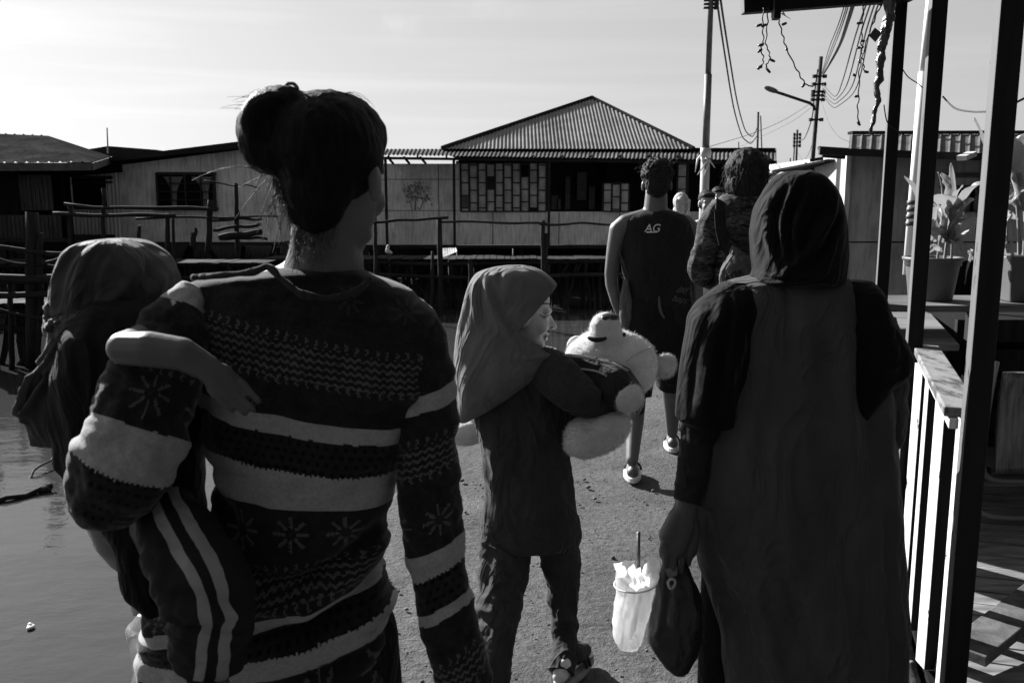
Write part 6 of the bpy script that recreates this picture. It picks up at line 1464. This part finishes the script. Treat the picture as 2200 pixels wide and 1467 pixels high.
pts = [P(1337, 478, D - .02), P(1334, 510, D - .03), P(1331, 540, D - .05), P(1338, 560, D - .06), P(1348, 590, D - .06), P(1360, 625, D - .06)]; m.tube([V(cat([tuple(v) for v in pts], i * 5 / 24)) for i in range(25)], .006, 8); m.build('armhole_hem', cloth('tank_hem', .06), tank, True)
sp_ = [(636, 1336, 1484, D, .12), (670, 1332, 1484, D, .135), (720, 1330, 1484, D, .14), (760, 1334, 1480, D, .14)]
SHM = cloth('dark_shorts', .014, .8, .3)
shm = garment('shorts', sp_, SHM, ma, 70, 60, lambda px, py, si: wr(px, py, 24, 60, .008, 111, 3))
limb('shorts_leg', [(1372, 740, D - .02, 92), (1366, 800, D - .05, 80), (1364, 850, 4.79, 70)], SHM, shm, 40, 40, lambda u, L, si: wr(u, L, 16, 40, .006, 5, 2))
limb('shorts_leg', [(1442, 740, D + .02, 86), (1443, 790, 4.95, 76), (1444, 825, 5.0, 66)], SHM, shm, 40, 40, lambda u, L, si: wr(u, L, 16, 40, .006, 6, 2))
garment('shirt_tail', [(600, 1338, 1350, D - .06, .02), (630, 1334, 1356, D - .06, .03), (670, 1330, 1362, D - .06, .04), (700, 1334, 1368, D - .06, .035), (715, 1345, 1362, D - .06, .02)], cloth('sunlit_tail', .10), tank, 40, 40, lambda px, py, si: wr(px, py, 8, 40, .006, 8, 2))  # paler than the tank cloth: sunlight on this side put into the colour
m = MB(); pts = [P(1416, 636, D - .15), P(1417, 655, D - .15), P(1421, 672, D - .15), P(1428, 684, D - .15)]; m.tube([V(cat([tuple(v) for v in pts], i * 3 / 12)) for i in range(13)], [.004 + .004 * math.sin(i / 12 * 3.1) for i in range(13)], 8); m.build('pocket_edge', cloth('pocket_hem', .10), shm, True)
lettering('lettering', 'day', plain('grey_script', .10), shm, 1464, 622, D - .13, 14, tank, .5, R(6), .002, .004)
lettering('lettering', 'happy', plain('grey_script', .10), shm, 1466, 644, D - .13, 14, tank, .5, R(-10), .002, .004)
for fp, s_ in ((fL, 1), (fR, 2)):
    m = MB(); lo = []
    for k in range(20):
        a = 2 * math.pi * k / 20; t_ = (math.sin(a) + 1) / 2; lo.append((fp.x + math.cos(a) * (.046 + .006 * t_) + .02 * t_, fp.y - .065 + .25 * t_, 0.0))
    m.prism(lo, (0, 0, .030)); m.bevelled('slipper', plain('white_slipper', .62, .6), ma, .006)
    m = MB(); m.tube([V((fp.x + .020 + .046 * math.cos(a), fp.y + .12, .02 + .048 * math.sin(a))) for a in [math.pi * i / 12 for i in range(13)]], .006, 8); m.build('slipper_strap', plain('dark_strap', .03), ma, True)

# ================= man in the camouflage shirt
cm = thing('person', 'person with shaggy hair in a camouflage shirt, mostly hidden by the black head scarf', 'person', (1.0, 4.0, 0))
D = 3.95
b = MB(); hg, hrot = head(b, P(1602, 388, D), (.05, 1, -.05), (0, 0, 1), .98, True)
pchain(b, [(1604, 410, D, 60), (1606, 450, D, 64), (1606, 520, D, 96), (1606, 700, D, 96)])
pchain(b, [(1606, 450, D, 50), (1548, 470, D, 56), (1520, 540, D - .02, 44), (1500, 590, D - .02, 38), (1530, 610, D + .14, 32), (1570, 600, D + .25, 26)])
pchain(b, [(1606, 450, D, 50), (1668, 470, D, 56), (1690, 560, D, 44), (1700, 640, D + .05, 34), (1700, 690, D + .1, 26)])
wq = P(1570, 600, D + .25); fingers(b, [wq + V((.02, .01, .02 - .013 * k)) for k in range(4)], [((1, .1, 0), (.6, -.5, 0), (.1, -1, 0))] * 4, [.07, .078, .074, .058], .009); fingers(b, [wq + V((0, -.01, .02))], [((.6, -.3, .6), (.8, -.2, .2), (.8, 0, 0))], [.055], .0095)
wq = P(1700, 700, D + .1); fingers(b, [wq + V((0, -.02 + .014 * k, 0)) for k in range(4)], [((0, 0, -1), (-.1, .1, -1), (-.3, .1, -.8))] * 4, [.07, .078, .074, .058], .009); fingers(b, [wq + V((0, .03, .03))], [((0, .5, -.8), (0, .3, -1), (0, .1, -1))], [.055], .0095)
wchain(b, [(1.0, D, .85, .10), (.98, D + .1, .46, .058), (.96, D - .02, .1, .04), (.97, D + .14, .05, .04)]); wchain(b, [(1.14, D, .85, .10), (1.16, D - .05, .46, .058), (1.16, D - .25, .1, .04), (1.17, D - .1, .05, .04)])
b.blob('body', SK_M, cm, .007, 3)
m = MB(); m.ell(hg(-.015, 0, .05), (.105, .092, .092), hrot, 26, 16); m.ell(hg(-.055, 0, -.02), (.055, .082, .078), hrot); m.ell(hg(-.02, .05, -.02), (.06, .045, .06), hrot); m.ell(hg(-.02, -.05, -.02), (.06, .045, .06), hrot)
hm = m.blob('hair', hairmat('shaggy_hair', .02, (1, 1, .4)), cm, .005, 1, lambda p: .006 * noise.fractal(V((p.x * 45, p.y * 45, p.z * 22)), 1, 2, 3))
m = MB()
for k in range(230):
    a = rn.uniform(0, 6.28); z = rn.uniform(-.7, 1); rr = math.sqrt(max(0, 1 - z * z)); p = hg(-.015 + .105 * rr * math.cos(a), .094 * rr * math.sin(a), .04 + .095 * z); o_ = (p - hg(-.015, 0, .04)).normalized()
    if z < -.2 and p.y > hg(0, 0, 0).y: continue
    dn = V((rn.gauss(0, .008), rn.gauss(0, .006), -.022 * (1.2 - z)))
    strand(m, p - o_ * .004, p + o_ * .010 + dn * .4, p + o_ * .012 + dn, p + o_ * rn.uniform(-.002, .014) + dn * 1.9, .0015, 7)
m.build('hair_locks', hairmat('dark_locks', .02, (1, 1, 1)), hm, True)
CAM = N('camouflage_cloth', .88, .2); f = CAM.noise(10, 5, .6, (1, 1, 3.2), .8); f2 = CAM.noise(45, 4, .6, (1, 1, 4), .4)
CAM.color(CAM.mul(CAM.ramp(f, [(.38, .006), (.45, .04), (.50, .008), (.58, .085), (.64, .01)]), CAM.ramp(f2, [(.35, .4), (.65, 1.5)]))); CAM.bump(CAM.noise(30, 3, .5), .3, .008)
cs = [(410, 1574, 1636, D, .06), (418, 1556, 1662, D, .085), (430, 1540, 1684, D, .10), (450, 1528, 1700, D, .115), (490, 1522, 1706, D, .13), (550, 1524, 1702, D, .13), (620, 1530, 1700, D, .13), (700, 1530, 1704, D, .13), (760, 1532, 1704, D, .13)]
csh = garment('shirt', cs, CAM.m, cm, 90, 100, lambda px, py, si: wr(px, py, 30, 40, .010, 121, 3))
limb('sleeve', [(1556, 450, D, 66), (1534, 480, D - .02, 64), (1520, 530, D - .03, 58), (1504, 575, D - .03, 54), (1512, 592, D, 50), (1530, 600, D + .1, 44)], CAM.m, csh, 50, 60, lambda u, L, si: wr(u, L, 14, 20, .008, 123, 3))
limb('sleeve', [(1664, 455, D, 66), (1684, 520, D, 60), (1698, 600, D, 50), (1702, 670, D + .05, 42)], CAM.m, csh, 40, 40)
m = MB()
for xs in ((1.0, D, .92, .115), (.98, D + .1, .46, .085), (.96, D - .02, .1, .07)), ((1.14, D, .92, .115), (1.16, D - .05, .46, .085), (1.16, D - .25, .1, .07)): wchain(mm := MB(), xs); mm.blob('trouser_leg', cloth('work_trousers', .03), cm, .012, 3)
sg = thing('shoulder_bag', 'grey printed carry bag slung across the back of the camouflage shirt', 'bag', P(1590, 590, 3.8))
sb_ = garment('bag', [(528, 1568, 1578, D - .20, .02), (545, 1566, 1600, D - .20, .035), (565, 1552, 1630, D - .21, .045), (590, 1546, 1650, D - .22, .05), (625, 1545, 1655, D - .22, .055), (680, 1550, 1650, D - .22, .055), (720, 1560, 1640, D - .21, .04)], cloth('bag_cloth', .06, .7), sg, 60, 60, lambda px, py, si: wr(px, py, 20, 26, .010, 131, 3))
lettering('lettering', 'ATER', plain('black_print', .01), sb_, 1576, 592, D - .26, 13, sb_, 0, R(22), .002, .003)
m = MB(); pts = [P(1640, 420, D - .11), P(1590, 440, D - .15), P(1552, 440, D - .13), P(1550, 480, D - .155), P(1556, 520, D - .17), P(1572, 545, D - .19)]
pts = [P(1548, 432, D - .08), P(1546, 455, D - .14), P(1548, 490, D - .155), P(1556, 525, D - .17), P(1572, 545, D - .19)]
for i in range(len(pts) - 1): m.bar(pts[i], pts[i + 1], .045, .006, (0, 1, .3))
m.build('strap', cloth('dark_webbing', .015), sg)

# ================= people farther along the path
def walker(label, px, py, d, hw_px, kind, val, facing=-1):
    """standing figure: (px,py) = middle of the head"""
    w_ = thing('person', label, 'person', (P(px, py, d).x, d, 0)); c = P(px, py, d); k = hw_px / 2 * mpp(d) / .078
    b = MB(); hg, hrot = head(b, c, (.1, facing, -.05), (0, 0, 1), k, True)
    x, y = c.x, d; z = c.z
    wchain(b, [(x, y, z - .06, .05), (x, y, z - .18, .06), (x, y, z - .3, .11), (x, y, z - .62, .11)])
    for s in (-1, 1):
        wchain(b, [(x, y, z - .20, .05), (x + .15 * s, y, z - .24, .05), (x + .20 * s, y, z - .48, .04), (x + .20 * s, y - .05, z - .70, .03)]); p = V((x + .20 * s, y - .06, z - .73))
        fingers(b, [p + V((0, -.02 + .014 * q_, 0)) for q_ in range(4)], [((0, 0, -1), (0, -.1, -1), (-.2 * s, -.1, -.8))] * 4, [.07, .078, .074, .058], .009); fingers(b, [p + V((0, -.03, .03))], [((0, -.5, -.8), (0, -.3, -1), (0, -.1, -1))], [.055], .0095)
        wchain(b, [(x + .08 * s, y, z - .62, .09), (x + .09 * s, y, .45, .055), (x + .09 * s, y, .09, .04), (x + .09 * s, y - .12, .04, .035)])
    b.blob('body', skin('skin_far', .26), w_, .008, 2)
    m = MB(); wchain(m, [(x, y, z - .20, .07), (x, y, z - .34, .15), (x, y, z - .62, .15), (x, y, z - .80, .15)])
    for s in (-1, 1): wchain(m, [(x, y, z - .20, .06), (x + .15 * s, y, z - .25, .068), (x + .20 * s, y, z - .46, .055)])
    m.blob('shirt', cloth('far_shirt_%d' % int(val * 100), val), w_, .012, 3, lambda p: .006 * noise.noise(p * 14))
    m = MB()
    for s in (-1, 1): wchain(m, [(x + .07 * s, y, z - .72, .11), (x + .09 * s, y, .5, .085), (x + .09 * s, y, .12, .07)])
    m.blob('trousers', cloth('far_trousers', .04), w_, .012, 3)
    if kind == 'scarf':
        m = MB(); m.ell(hg(-.045, 0, .040), (.095, .090, .105), hrot, 24, 16); m.ell(hg(-.055, 0, -.07), (.08, .085, .09), hrot); m.ell(hg(.035, 0, -.145), (.05, .08, .05), hrot); m.ell(hg(.0, 0, -.17), (.11, .14, .07), hrot)
        for s in (-1, 1): m.cap2(hg(.035, .068 * s, .05), .026, hg(.045, .052 * s, -.10), .028)
        m.blob('head_scarf', plain('pale_scarf', .42, .85, .1, .35, 22), w_, .006, 3, lambda p: .003 * noise.noise(p * 40))
    else:
        m = MB(); m.ell(hg(-.02, 0, .055), (.100, .084, .084), hrot, 24, 16); m.ell(hg(-.05, 0, .0), (.06, .078, .07), hrot); m.ell(hg(.05, 0, .085), (.05, .07, .03), hrot)
        m.blob('hair', hairmat('far_hair', .025), w_, .006, 1, lambda p: .004 * noise.noise(p * 60))
    return w_
walker('distant person in a pale patterned head scarf facing the camera on the path', 1465, 441, 10.2, 28, 'scarf', .09)
walker('distant dark haired youngster in a white shirt partly behind the camouflage shirt', 1519, 438, 9.2, 34, 'hair', .60, -1)
walker('farthest dark haired head peeping above the white shirted youngster', 1543, 424, 12.0, 26, 'hair', .12, -1)
